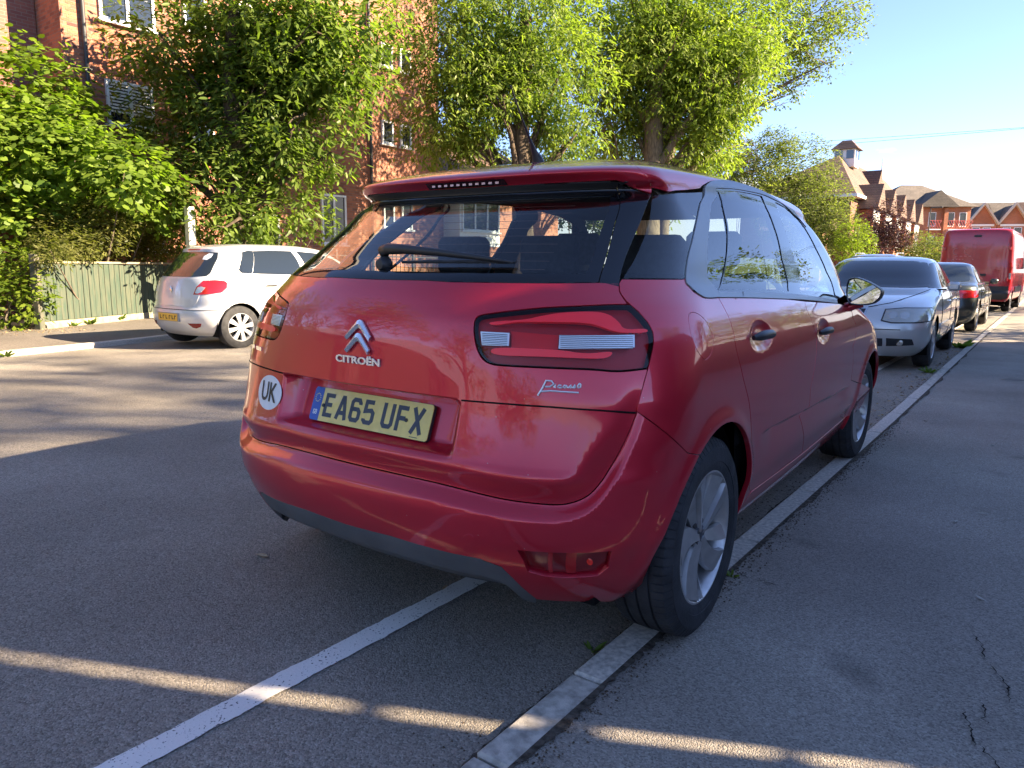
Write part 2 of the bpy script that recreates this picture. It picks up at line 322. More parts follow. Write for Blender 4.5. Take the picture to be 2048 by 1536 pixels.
HU={'win_side':[(0.1364,0.5781),(0.1435,0.5352),(0.141,0.489),(0.14,0.4369),(0.14,0.3782)],
'win_bottom':[(0.14,0.3781),(0.1078,0.3759),(0.0551,0.3743),(0.0399,0.3756),(-0.0005,0.3746)],
'pillar_right':[(0.1799,0.5575),(0.1631,0.489),(0.1542,0.4274),(0.1534,0.3828),(0.1534,0.3719)],
'shut':[(0.1673,0.6313),(0.1753,0.5942),(0.1772,0.5813),(0.1829,0.5707),(0.1789,0.558),(0.1631,0.4891),(0.1541,0.4273),(0.1533,0.3827),(0.1528,0.377),(0.1547,0.3674),(0.1596,0.3542),(0.1669,0.342),(0.1713,0.3306),(0.1742,0.3197),(0.1743,0.3096),(0.1729,0.2999),(0.1711,0.2858),(0.1681,0.2646),(0.166,0.248)],
'tg_bottom':[(0.166,0.248),(0.1643,0.2396),(0.1613,0.2268),(0.1564,0.2102),(0.1507,0.1938),(0.1448,0.177),(0.139,0.1661),(0.1313,0.1595),(0.1224,0.1566),(0.1076,0.1568),(0.0929,0.1581),(0.0586,0.1638),(0.0145,0.1653)],
'bumper_joint':[(0.166,0.248),(0.1894,0.2303),(0.2185,0.2098),(0.2322,0.1997)],
'crease':[(0.0674,0.2501),(0.0879,0.2509),(0.1138,0.2511),(0.1415,0.2498),(0.1657,0.2473)],
'recess':[(-0.0668,0.2482),(0.0674,0.2501)],
'quarter':[(0.182,0.5552),(0.2205,0.5599),(0.3236,0.5712),(0.2606,0.4929),(0.2252,0.4289),(0.217,0.3843),(0.1807,0.3844),(0.1543,0.3842)],
'c_outer':[(0.368,0.5891),(0.3245,0.5681),(0.2601,0.495),(0.2238,0.4355),(0.2152,0.3852),(0.2246,0.3702),(0.245,0.3584),(0.2592,0.3554),(0.2809,0.3553)],
'c_inner':[(0.3686,0.5779),(0.3163,0.5295),(0.2719,0.46),(0.2553,0.3961),(0.2627,0.3789),(0.2803,0.3638)],
'rail_outer':[(0.368,0.5891),(0.3933,0.5946),(0.4772,0.6093),(0.5706,0.6043),(0.6454,0.5832),(0.7079,0.565),(0.7078,0.5374)],
'rail_inner':[(0.3686,0.5779),(0.44,0.5831),(0.5056,0.5859),(0.5598,0.5878),(0.612,0.585),(0.667,0.5816),(0.7082,0.5743),(0.7078,0.5374)],
'belt_top':[(0.2814,0.3643),(0.3654,0.3612),(0.473,0.3555),(0.5649,0.3478),(0.6923,0.3349)],
'belt_bot':[(0.2809,0.3553),(0.3614,0.3518),(0.4652,0.3457),(0.5566,0.3397),(0.686,0.328)],
'pane2':[(0.3773,0.5768),(0.4555,0.5829),(0.5469,0.5863),(0.51,0.505),(0.4827,0.4306),(0.4834,0.357),(0.3657,0.3629),(0.2835,0.3657)],
'frontpane':[(0.6035,0.5838),(0.6625,0.5793),(0.705,0.5724),(0.6992,0.5313),(0.6887,0.4741),(0.6897,0.4065),(0.7094,0.3608),(0.6965,0.3378),(0.6116,0.3461),(0.5267,0.3529),(0.5325,0.4428),(0.5567,0.5192)],
'flap':[(0.2214,0.341),(0.2126,0.3351),(0.2128,0.3156),(0.2225,0.2998),(0.2435,0.288),(0.2543,0.2901),(0.2582,0.3023),(0.2554,0.3134),(0.2443,0.3282),(0.2332,0.3369)],
'rdoor_rear':[(0.2809,0.3553),(0.289,0.3391),(0.2944,0.3215),(0.2992,0.2939),(0.3102,0.2668),(0.3189,0.243),(0.3263,0.2207),(0.33,0.1965),(0.3329,0.1551),(0.3428,0.1121),(0.3551,0.0836)],
'door_bottom':[(0.3551,0.0836),(0.4768,0.083),(0.65,0.0533)],
'door_mid':[(0.5302,0.3395),(0.5081,0.3048),(0.485,0.2694),(0.4745,0.2466),(0.4574,0.2043),(0.4576,0.1736),(0.4409,0.1608),(0.4539,0.1307),(0.4756,0.0833)],
'fdoor_front':[(0.7391,0.3197),(0.6919,0.2973),(0.6183,0.2425),(0.607,0.1739),(0.7287,0.0261)],
'dcrease':[(0.3612,0.1729),(0.4409,0.1608),(0.5568,0.1614)],
'lamp':[(0.0732,0.3297),(0.0757,0.3339),(0.0827,0.3371),(0.0952,0.3411),(0.1101,0.3451),(0.1308,0.3481),(0.1495,0.3502),(0.1601,0.3503),(0.1655,0.3407),(0.1702,0.3308),(0.1733,0.3212),(0.1728,0.3115),(0.1716,0.2994),(0.1703,0.2865),(0.15,0.2844),(0.134,0.2858),(0.1093,0.286),(0.0904,0.2858),(0.0822,0.2866),(0.0772,0.2916),(0.0741,0.3019),(0.0726,0.3144),(0.0725,0.3237)],
'clear1':[(0.0761,0.317),(0.0911,0.317),(0.0907,0.3046),(0.077,0.304)],
'clear2':[(0.1167,0.3166),(0.1485,0.3175),(0.16,0.3179),(0.1598,0.3062),(0.1483,0.305),(0.1162,0.304)],
'redtop':[(0.0797,0.3273),(0.0996,0.3309),(0.1076,0.3353),(0.1199,0.3399),(0.1356,0.3415),(0.1454,0.3396),(0.1508,0.3309),(0.1529,0.3225),(0.1692,0.3241),(0.1703,0.3195),(0.1486,0.3197),(0.1379,0.327),(0.1314,0.3296),(0.114,0.3298),(0.0947,0.3286),(0.0899,0.3263),(0.0822,0.3237)],
'redbot':[(0.0814,0.3018),(0.0947,0.3032),(0.1159,0.3031),(0.1308,0.2995),(0.1472,0.3032),(0.1431,0.2956),(0.1284,0.296),(0.1043,0.2962),(0.0825,0.2949)],
'redmid':[(0.0913,0.3198),(0.116,0.3179),(0.1157,0.3031),(0.0914,0.3029)],
'reflector':[(0.1103,0.1121),(0.1583,0.1119),(0.1576,0.0899),(0.1477,0.0842),(0.1251,0.0835),(0.1142,0.0893)],
'reflhole':[(0.1062,0.1124),(0.1603,0.1125),(0.1601,0.0914),(0.1524,0.08),(0.1332,0.0786),(0.1201,0.0803),(0.1117,0.0856),(0.1098,0.0992)],
'towcap':[(0.0849,0.1161),(0.0844,0.1112),(0.0829,0.1071),(0.081,0.105),(0.0792,0.1056),(0.0779,0.1087),(0.0774,0.1134),(0.078,0.1182),(0.0793,0.122),(0.0812,0.1238),(0.083,0.1232),(0.0844,0.1205)],
'val_top':[(-0.108,0.09),(-0.0648,0.0952),(-0.0089,0.0964),(0.0342,0.0993),(0.0687,0.0957),(0.0864,0.0949),(0.0977,0.0882),(0.1022,0.0739),(0.1078,0.0555),(0.1157,0.0336)],
'bump_bot':[(0.1158,0.0322),(0.1347,0.0295),(0.1561,0.023),(0.1872,0.0003),(0.197,0.0171),(0.1952,0.0494)],
'badge':[(-0.0021,0.3205),(-0.0103,0.2909),(0.0098,0.2897)],
'word':[(-0.0174,0.2768),(0.0157,0.2767)],
'picasso':[(0.1072,0.2608),(0.1083,0.2754),(0.1294,0.2752),(0.1288,0.2681)],
'ukstick':[(-0.0999,0.2341),(-0.0751,0.2396),(-0.066,0.2307),(-0.0648,0.2219),(-0.0692,0.2102),(-0.075,0.2052),(-0.0842,0.2057),(-0.0955,0.2188)],
'hdi':[(-0.1247,0.2747),(-0.0971,0.269)],
'wiper':[(-0.014,0.4237),(0.0075,0.4031),(0.0887,0.402)],
'handle_r':[(0.327,0.3104),(0.3816,0.305),(0.3704,0.2846),(0.3273,0.2991),(0.3443,0.2869),(0.3556,0.3143)],
'handle_f':[(0.5117,0.2947),(0.5546,0.2897),(0.5379,0.2785),(0.5067,0.2726),(0.5397,0.299)],
'arch_r_low':[(0.1898,0.0429),(0.1885,0.0539),(0.1892,0.0661),(0.1917,0.0796),(0.1959,0.0952),(0.2002,0.1114),(0.2049,0.126),(0.2107,0.1412),(0.2178,0.156),(0.2274,0.1697),(0.2395,0.1822),(0.2519,0.1935)],
'arch_r_up':[(0.2519,0.1935),(0.2583,0.2013),(0.2649,0.2073),(0.2717,0.2116),(0.2786,0.214),(0.2855,0.2145),(0.2923,0.2132),(0.2989,0.2101),(0.305,0.2051),(0.3107,0.1984),(0.3159,0.1897),(0.3203,0.1793),(0.3243,0.168),(0.3279,0.1558),(0.3312,0.1426),(0.3338,0.1287),(0.3354,0.1144),(0.3357,0.0997),(0.3348,0.0832),(0.3326,0.0682),(0.3298,0.055),(0.3264,0.0438)],
'arch_f':[(0.6591,0.0483),(0.6529,0.062),(0.6477,0.0773),(0.6437,0.0949),(0.6432,0.1114),(0.645,0.127),(0.6484,0.1422),(0.6531,0.1565),(0.6595,0.1697),(0.6666,0.1817),(0.6746,0.1927),(0.6831,0.2013),(0.6921,0.2078),(0.7009,0.2121),(0.7093,0.2143),(0.7167,0.2143),(0.7232,0.2121),(0.7287,0.2078),(0.7354,0.2013),(0.7424,0.1927),(0.7489,0.1818),(0.7548,0.1698),(0.76,0.1566),(0.7656,0.1424),(0.7711,0.1277),(0.7767,0.1132),(0.7819,0.0987),(0.789,0.0841),(0.7947,0.0718),(0.7979,0.0621)]}
HERO_ROWS=[(0.16,0.76,0.2,0.56,2.6,4.15,0.6,0),
(0.2,0.797,0.158,0.56,2.6,4.19,0.6,0),
(0.25,0.835,0.122,0.56,2.6,4.24,0.6,0),
(0.3,0.858,0.092,0.555,2.6,4.3,0.6,0),
(0.365,0.875,0.06,0.55,2.6,4.36,0.6,0),
(0.44,0.896,0.041,0.55,2.6,4.4,0.62,0),
(0.488,0.902,0.038,0.55,2.6,4.42,0.64,0),
(0.545,0.906,0.046,0.54,2.6,4.43,0.66,0),
(0.6,0.909,0.06,0.52,2.6,4.43,0.68,0),
(0.64,0.911,0.078,0.495,2.55,4.43,0.7,0),
(0.72,0.913,0.101,0.47,2.5,4.4,0.74,0),
(0.8,0.912,0.115,0.47,2.5,4.34,0.8,0),
(0.875,0.907,0.122,0.5,2.5,4.2,0.84,0),
(0.95,0.897,0.129,0.55,2.5,3.95,0.92,0),
(1.01,0.878,0.14,0.58,2.5,3.7,0.9,0),
(1.06,0.85,0.157,0.6,2.4,3.56,0.78,0),
(1.1,0.822,0.178,0.63,2.4,3.5,0.68,0),
(1.125,0.806,0.198,0.66,2.5,3.52,0.64,0),
(1.2,0.777,0.3,0.6,2.5,3.47,0.6,0.008),
(1.3,0.733,0.445,0.48,2.5,3.37,0.58,0.02),
(1.38,0.692,0.575,0.33,2.5,3.23,0.56,0.034),
(1.425,0.665,0.66,0.24,2.5,3.12,0.54,0.04),
(1.448,0.661,0.648,0.215,3,3.075,0.54,0.042),
(1.48,0.642,0.612,0.25,3,2.98,0.52,0.042),
(1.508,0.585,0.68,0.3,2.8,2.84,0.5,0.038),
(1.545,0.47,0.9,0.3,2.5,2.56,0.46,0.034),
(1.57,0.31,1.15,0.25,2.4,2.32,0.36,0.03),
(1.584,0.15,1.38,0.15,2.2,2.05,0.2,0.03),
(1.589,0.004,1.58,0.01,2,1.85,0.01,0.03)]
# ------------------------------------------------------------------ ground, road, pavements, kerbs
def nodemat(name):
    m=bpy.data.materials.new(name); m.use_nodes=True; MATS[name]=m; return m,m.node_tree,m.node_tree.nodes['Principled BSDF']
def asphalt(name,base,chip,dark,scale=150,rough=.85,patch=None,wear=.35):
    m,nt,b=nodemat(name); N=nt.nodes.new; L=nt.links.new
    tc=N('ShaderNodeTexCoord'); vo=N('ShaderNodeTexVoronoi'); vo.inputs['Scale'].default_value=scale; L(tc.outputs['Object'],vo.inputs['Vector'])
    sp=N('ShaderNodeSeparateColor'); L(vo.outputs['Color'],sp.inputs[0])
    r=N('ShaderNodeValToRGB'); e=r.color_ramp.elements; e[0].position=0; e[0].color=(*dark,1); e[1].position=1; e[1].color=(*chip,1)
    for p,c in ((.35,base),(.8,tuple(x*1.25 for x in base))):
        q=e.new(p); q.color=(*c,1)
    L(sp.outputs[0],r.inputs[0])
    n=N('ShaderNodeTexNoise'); n.inputs['Scale'].default_value=.9; n.inputs['Detail'].default_value=6; L(tc.outputs['Object'],n.inputs['Vector'])
    mr=N('ShaderNodeMapRange'); mr.inputs[1].default_value=.3; mr.inputs[2].default_value=.7; mr.inputs[3].default_value=1-wear; mr.inputs[4].default_value=1+wear; L(n.outputs[0],mr.inputs[0])
    mx=N('ShaderNodeMix'); mx.data_type='RGBA'; mx.blend_type='MULTIPLY'; mx.inputs['Factor'].default_value=1; L(r.outputs[0],mx.inputs['A']); L(mr.outputs[0],mx.inputs['B'])
    col=mx.outputs['Result']
    if patch:
        n3=N('ShaderNodeTexNoise'); n3.inputs['Scale'].default_value=1.7; n3.inputs['Detail'].default_value=8; L(tc.outputs['Object'],n3.inputs['Vector'])
        m3=N('ShaderNodeMapRange'); m3.inputs[1].default_value=.62; m3.inputs[2].default_value=.72; m3.inputs[4].default_value=.6; L(n3.outputs[0],m3.inputs[0])
        x3=N('ShaderNodeMix'); x3.data_type='RGBA'; x3.inputs['B'].default_value=(*patch,1); L(m3.outputs[0],x3.inputs['Factor']); L(col,x3.inputs['A']); col=x3.outputs['Result']
    L(col,b.inputs['Base Color']); b.inputs['Roughness'].default_value=rough; sock(b,'Specular IOR Level').default_value=.35
    bp=N('ShaderNodeBump'); bp.inputs['Strength'].default_value=.9; bp.inputs['Distance'].default_value=.0035
    inv=N('ShaderNodeMath'); inv.operation='SUBTRACT'; inv.inputs[0].default_value=1; L(vo.outputs['Distance'],inv.inputs[1])
    ad=N('ShaderNodeMath'); ad.operation='ADD'; L(inv.outputs[0],ad.inputs[0]); L(sp.outputs[1],ad.inputs[1]); L(ad.outputs[0],bp.inputs['Height']); L(bp.outputs[0],b.inputs['Normal'])
    return m
road_m=asphalt('road_asphalt',(.245,.216,.178),(.39,.35,.295),(.145,.128,.105),185,patch=(.16,.141,.117),wear=.22)
pave_m=asphalt('pavement_asphalt',(.285,.252,.212),(.42,.385,.33),(.175,.155,.13),210,patch=(.055,.052,.048),wear=.25)
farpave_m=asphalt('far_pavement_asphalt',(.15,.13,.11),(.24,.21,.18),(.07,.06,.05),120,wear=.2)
concrete=mat('kerb_concrete',(.52,.475,.41),.85,0,.3,var=.28,vscale=60,bump=.4,bscale=300,detail=8)
concrete2=mat('kerb_concrete_dirty',(.43,.395,.34),.9,0,.3,var=.35,vscale=25,bump=.4,bscale=300,detail=8)
soil=mat('dark_soil',(.085,.072,.058),.95,0,.1,var=.5,vscale=40,bump=.8,bscale=120)
earth=mat('field_ground',(.06,.07,.03),.95,0,.1,var=.3,vscale=.4)
def nearx(y): return float(np.interp(y,[-60,5,7.4,9,16,32,60,150],[.668,.668,.655,.64,.60,.55,.40,-.6]))
def farx(y): return float(np.interp(y,[-60,2.0,2.84,3.75,4.75,5.6,9,30,150],[-9.02,-9.05,-9.2,-9.43,-9.78,-9.95,-10.0,-10.0,-11]))
def road_z(x,y):
    a,b=nearx(y),farx(y); t=(a-x)/(a-b); return -.028+.065*math.sin(math.pi*min(max(t,0),1))
ys=list(np.arange(-40,-2,4))+list(np.arange(-2,10,.5))+list(np.arange(10,40,2))+list(np.arange(40,151,10))
def sheet(name,xa,xb,zf,m,n=12):
    mb=MB(); V=[];F=[]
    for y in ys:
        a,b=xa(y),xb(y)
        for k in range(n+1): x=a+(b-a)*k/n; V.append((x,y,zf(x,y)))
    for i in range(len(ys)-1):
        for k in range(n): F.append((i*(n+1)+k,i*(n+1)+k+1,(i+1)*(n+1)+k+1,(i+1)*(n+1)+k))
    o=mb.add(V,F).build(name,m,smooth=True); 
    return tag(o,kind='structure')
def up(o):
    me=o.data
    if me.polygons[0].normal.z<0: me.flip_normals()
gb=MB(); gb.add([(-900,-600,-.2),(900,-600,-.2),(900,1800,-.2),(-900,1800,-.2)],[(0,1,2,3)]); tag(gb.build('ground',earth,fix=False),kind='structure')
for o in (sheet('road',lambda y:farx(y)-.02,lambda y:nearx(y)+.02,road_z,road_m,24),
          sheet('pavement',lambda y:nearx(y)+.108,lambda y:4.3,lambda x,y:-.002+.004*(x-.8),pave_m,6),
          sheet('far_pavement',lambda y:-17,lambda y:farx(y)-.13,lambda x,y:.035,farpave_m,6)): up(o)
# kerb stones
def kerb(name,fx,sg,joints,zt,zb,w,m1,m2):
    k0=bpy.data.objects.new(name,None); link(k0); tag(k0,kind='structure'); k0.empty_display_size=.1; k0.location=(fx(0),0,0)
    for i,(a,b) in enumerate(zip(joints[:-1],joints[1:])):
        xa,xb=fx(a),fx(b); L=math.hypot(b-a,xb-xa); ang=math.atan2(-(xb-xa),b-a)
        mb=MB(); mb.bbox((0 if sg>0 else -w,.003,zb),(w if sg>0 else 0,L-.003,zt+random.uniform(-.0025,.0025)),.009)
        o=mb.build('kerb_stone',m1 if random.random()<.65 else m2,k0); o.location=(xa-k0.location.x,a,random.uniform(-.001,.001)); o.rotation_euler=(0,0,ang+random.uniform(-.002,.002))
    return k0
kerb('kerb',nearx,1,[-3.8,-2.9,-1.95,-1.04,-.12,.33,.79]+[.79+.915*i for i in range(1,52)],.001,-.16,.108,concrete,concrete2)
kerb('far_kerb',farx,-1,list(np.arange(-8,26,.915)),.045,-.16,.13,concrete,concrete2)
# painted bay line with worn edges
def bay_line():
    m,nt,b=nodemat('worn_white_line'); N=nt.nodes.new; L=nt.links.new; tc=N('ShaderNodeTexCoord')
    n=N('ShaderNodeTexNoise'); n.inputs['Scale'].default_value=120; n.inputs['Detail'].default_value=3; L(tc.outputs['Object'],n.inputs['Vector'])
    n2=N('ShaderNodeTexNoise'); n2.inputs['Scale'].default_value=9; n2.inputs['Detail'].default_value=3; L(tc.outputs['Object'],n2.inputs['Vector'])
    a=N('ShaderNodeMath'); a.operation='MULTIPLY_ADD'; a.inputs[1].default_value=.35; L(n2.outputs[0],a.inputs[0]); L(n.outputs[0],a.inputs[2])
    r=N('ShaderNodeMapRange'); r.inputs[1].default_value=.80; r.inputs[2].default_value=.87; L(a.outputs[0],r.inputs[0])
    mx=N('ShaderNodeMix'); mx.data_type='RGBA'; mx.inputs['A'].default_value=(.76,.73,.68,1); mx.inputs['B'].default_value=(.06,.06,.062,1); L(r.outputs[0],mx.inputs['Factor']); L(mx.outputs['Result'],b.inputs['Base Color']); b.inputs['Roughness'].default_value=.75
    bp=N('ShaderNodeBump'); bp.inputs['Strength'].default_value=.6; bp.inputs['Distance'].default_value=.003; L(n.outputs[0],bp.inputs['Height']); L(bp.outputs[0],b.inputs['Normal'])
    mb=MB(); V=[];F=[]; y=-3.0; i=0; wl=wr=0
    while y<26:
        st=.012 if y<1.2 else .25
        wl=.75*wl+random.gauss(0,.0013); wr=.75*wr+random.gauss(0,.0013)
        for x in (-.018+wl,.066+wr): V.append((x,y,road_z(x,y)+.005))
        if i: F.append((2*i-2,2*i-1,2*i+1,2*i))
        i+=1; y+=st
    o=mb.add(V,F).build('bay_line',m,fix=False); tag(o,kind='structure'); up(o)
bay_line()
# dark joint of soil along the back of the kerb, litter and grit
def joint_soil():
    V=[];F=[];i=0;y=-2.5
    while y<16:
        n=abs(math.sin(y*3.1)+math.sin(y*7.7+1)+math.sin(y*1.3))*.012
        a=nearx(y)+.100; b=a+.012+n*.75+random.uniform(-.006,.010)
        V+= [(a,y,.0035),(b,y,.0035)]
        if i: F.append((2*i-2,2*i-1,2*i+1,2*i))
        i+=1; y+=.018 if y<4 else .12
    o=MB().add(V,F).build('kerb_joint_soil',soil,fix=False); up(o); tag(o,'dark strip of soil and moss along the back of the kerb','soil',kind='stuff')
    V=[];F=[];i=0;y=-2.5
    while y<16:
        n=abs(math.sin(y*2.3+2)+math.sin(y*5.7+1))*.02
        b=nearx(y)+.004; a=b-.008-n*.35-random.uniform(0,.008)
        V+= [(a,y,road_z(a,y)+.004),(b,y,road_z(b,y)+.004)]
        if i: F.append((2*i-2,2*i-1,2*i+1,2*i))
        i+=1; y+=.02 if y<4 else .12
    o=MB().add(V,F).build('gutter_soil',soil,fix=False); up(o); tag(o,'thin dark dirt in the gutter against the kerb','soil',kind='stuff')
joint_soil()
def grit(name,n,xr,yr,zf,size,m,label):
    V=[];F=[]
    for k in range(n):
        x,y=xr(),yr(); x+=nearx(y)-.668; s=size*random.uniform(.4,1.3); z=zf(x,y); a=random.uniform(0,6.28)
        c=[(x+s*math.cos(a+q*2.09)*random.uniform(.6,1.2),y+s*math.sin(a+q*2.09)*random.uniform(.6,1.2),z) for q in range(3)]+[(x,y,z+s*.8)]
        b=len(V); V+=c; F+=[(b,b+1,b+3),(b+1,b+2,b+3),(b+2,b,b+3)]
    o=MB().add(V,F).build(name,m,fix=True); tag(o,label,'grit',kind='stuff')
grit('kerb_grit',1500,lambda:.79+abs(random.gauss(0,.035)),lambda:random.uniform(-1.2,5),lambda x,y:.001,.0045,mat('brown_grit',(.09,.065,.045),.95,0,.2,var=.6,vscale=200),'brown grit scattered along the back of the kerb')
grit('gutter_grit',900,lambda:.655-abs(random.gauss(0,.06)),lambda:random.uniform(-1.2,14),lambda x,y:road_z(x,y),.006,MATS['brown_grit'],'grit and leaf crumbs lying in the gutter')
grit('pale_chips',420,lambda:random.uniform(.85,3.2),lambda:random.uniform(-.8,9),lambda x,y:.004*(x-.8)-.001,.0032,mat('pale_chip',(.42,.41,.39),.9),'pale stone chips scattered on the pavement')
grit('road_chips',260,lambda:random.uniform(-4,.6),lambda:random.uniform(-.8,6),lambda x,y:road_z(x,y),.003,MATS['pale_chip'],'pale stone chips scattered on the road')
# cracks in the pavement
def crack(pts,w,label):
    V=[];F=[]
    P=densify(pts,.012,False)
    for i,p in enumerate(P):
        d=P[min(i+1,len(P)-1)]-P[max(i-1,0)]; d/=np.linalg.norm(d)+1e-9; n=np.array([-d[1],d[0]]); t=i/(len(P)-1); ww=w*(.35+abs(math.sin(i*.9)+math.sin(i*.37))*.5)*min(1,6*t,6*(1-t)+.1); j=random.gauss(0,.004)
        for s in (-1,1):
            q=p+n*(s*ww+j); V.append((q[0],q[1],.0038+.004*(q[0]-.8)))
        if i: F.append((2*i-2,2*i-1,2*i+1,2*i))
    o=MB().add(V,F).build('pavement_crack',mat('crack_black',(.03,.027,.025),1,0,0),fix=False); up(o); o['kind']='structure'
for _p in ([(1.593,1.317),(1.622,1.239),(1.632,1.164)],[(1.646,1.135),(1.687,1.055),(1.701,.996),(1.701,.92)],[(1.64,.882),(1.654,.83),(1.663,.777)],[(1.61,.814),(1.632,.704),(1.648,.653)],[(1.652,.664),(1.677,.638),(1.695,.595),(1.70,.5)],[(.808,1.305),(.9,1.304),(.973,1.299)]): crack(_p,.0024,'')
# ------------------------------------------------------------------ masonry materials
def brickmat(name,c1,c2,mortar,scale=1.0,bump=.5):
    m,nt,b=nodemat(name); N=nt.nodes.new; L=nt.links.new
    g=N('ShaderNodeNewGeometry'); s=N('ShaderNodeSeparateXYZ'); L(g.outputs['Position'],s.inputs[0])
    a=N('ShaderNodeMath'); a.operation='ADD'; L(s.outputs[0],a.inputs[0]); L(s.outputs[1],a.inputs[1]); c=N('ShaderNodeCombineXYZ'); L(a.outputs[0],c.inputs[0]); L(s.outputs[2],c.inputs[1])
    br=N('ShaderNodeTexBrick'); br.inputs['Scale'].default_value=1; br.inputs['Brick Width'].default_value=.225*scale; br.inputs['Row Height'].default_value=.075*scale; br.inputs['Mortar Size'].default_value=.006*scale
    br.inputs['Color1'].default_value=(*c1,1); br.inputs['Color2'].default_value=(*c2,1); br.inputs['Mortar'].default_value=(*mortar,1); br.inputs['Bias'].default_value=-.25; L(c.outputs[0],br.inputs['Vector'])
    n=N('ShaderNodeTexNoise'); n.inputs['Scale'].default_value=.6; n.inputs['Detail'].default_value=5; L(g.outputs['Position'],n.inputs['Vector'])
    mr=N('ShaderNodeMapRange'); mr.inputs[1].default_value=.3; mr.inputs[2].default_value=.7; mr.inputs[3].default_value=.8; mr.inputs[4].default_value=1.2; L(n.outputs[0],mr.inputs[0])
    mx=N('ShaderNodeMix'); mx.data_type='RGBA'; mx.blend_type='MULTIPLY'; mx.inputs['Factor'].default_value=1; L(br.outputs[0],mx.inputs['A']); L(mr.outputs[0],mx.inputs['B']); L(mx.outputs['Result'],b.inputs['Base Color'])
    b.inputs['Roughness'].default_value=.85; bp=N('ShaderNodeBump'); bp.inputs['Strength'].default_value=bump; bp.inputs['Distance'].default_value=.008; bp.invert=True; L(br.outputs['Fac'],bp.inputs['Height']); L(bp.outputs[0],b.inputs['Normal'])
    return m
brick_a=brickmat('red_brick',(.36,.135,.075),(.15,.06,.045),(.20,.165,.14))
brick_b=brickmat('orange_brick',(.42,.15,.07),(.33,.11,.055),(.3,.2,.15))
brick_c=brickmat('plum_brick',(.23,.085,.06),(.17,.06,.05),(.2,.15,.12))
tile_m=brickmat('brown_roof_tiles',(.15,.09,.065),(.10,.06,.045),(.04,.03,.025),2.6,1.0)
tile_d=brickmat('grey_roof_tiles',(.12,.10,.085),(.09,.075,.065),(.04,.035,.03),2.6,1.0)
upvc=mat('white_window_frame',(.78,.79,.80),.35,0,.5)
pane_m=mat('window_glass_dark',(.02,.025,.03),.03,0,.9)
white_paint=mat('white_paint',(.78,.77,.73),.6)
cream_paint=mat('weathered_cream_paint',(.66,.62,.50),.7,0,.3,var=.25,vscale=18,stretch=(1,1,.25))
pipe_m=mat('black_drainpipe',(.03,.03,.032),.5)
def window(parent,c,w,h,normal='X',sg=1,mull=1,trans=0,depth=.07,blind=False):
    """white casement: frame, panes, sill; c is the centre on the wall face"""
    if normal=='X': fn=lambda a,b,d:(c[0]+sg*d,c[1]+a,c[2]+b)
    else: fn=lambda a,b,d:(c[0]+a,c[1]+sg*d,c[2]+b)
    t=.06; mb=MB()
    for p in ([(-w/2,-h/2),(w/2,-h/2),(w/2,-h/2+t),(-w/2,-h/2+t)],[(-w/2,h/2-t),(w/2,h/2-t),(w/2,h/2),(-w/2,h/2)],[(-w/2,-h/2+t),(-w/2+t,-h/2+t),(-w/2+t,h/2-t),(-w/2,h/2-t)],[(w/2-t,-h/2+t),(w/2,-h/2+t),(w/2,h/2-t),(w/2-t,h/2-t)]): mb.prism(p,.002,depth,fn)
    for k in range(mull): x=-w/2+w*(k+1)/(mull+1); mb.prism([(x-.035,-h/2+t),(x+.035,-h/2+t),(x+.035,h/2-t),(x-.035,h/2-t)],.002,depth,fn)
    if trans: mb.prism([(-w/2+t,trans-.03),(w/2-t,trans-.03),(w/2-t,trans+.03),(-w/2+t,trans+.03)],.002,depth-.004,fn)
    f=mb.build('window',upvc,parent)
    MB().prism([(-w/2+t*.5,-h/2+t*.5),(w/2-t*.5,-h/2+t*.5),(w/2-t*.5,h/2-t*.5),(-w/2+t*.5,h/2-t*.5)],.004,.028,fn).build('pane',pane_m,f)
    if blind:
        for k in range(9):
            z=h/2-t-.03-k*.075
            MB().prism([(-w/2+t+.02,z-.025),(w/2-t-.02,z-.025),(w/2-t-.02,z+.02),(-w/2+t+.02,z+.02)],.029,.034,fn).build('blind_slat',white_paint,f)
    MB().prism([(-w/2-.06,-h/2-.06),(w/2+.06,-h/2-.06),(w/2+.06,-h/2-.005),(-w/2-.06,-h/2-.005)],.002,depth+.05,fn).build('window_sill',upvc,f)
    return f
def wall_block(name,label,x0,x1,y0,y1,h,m,cat='building',z0=-.1):
    r=thing(name,label,cat,((x0+x1)/2,(y0+y1)/2,0)); cx,cy=(x0+x1)/2,(y0+y1)/2
    MB().box((x0-cx,y0-cy,z0),(x1-cx,y1-cy,h)).build('wall',m,r); return r,(cx,cy)
# ------------------------------------------------------------------ flats on the left
r,(cx,cy)=wall_block('apartment_block','tall red brick apartment block behind the leafy trees on the left',-27,-16.4,6.2,18.4,12.5,brick_a)
P=lambda y,z:(-16.4-cx,y-cy,z)
window(r,P(7.67,7.35),1.28,1.3,blind=False); window(r,P(7.6,4.9),1.1,1.0,mull=1,blind=True); window(r,P(9.36,7.5),.62,1.05,mull=0)
window(r,P(11.2,7.4),1.2,1.3); window(r,P(11.2,4.6),1.2,1.2); window(r,P(9.4,4.7),.62,1.0,mull=0); window(r,P(13.3,7.5),.6,1.0,mull=0)
for y in (15.91,16.75): window(r,P(y,5.52),.50,.72,mull=0); window(r,P(y,7.9),.50,.72,mull=0); window(r,P(y,2.9),.5,.9,mull=0)
window(r,P(13.6,2.6),.95,1.5,mull=1); window(r,P(11.0,2.0),1.2,1.2); window(r,P(7.6,2.1),1.2,1.2)
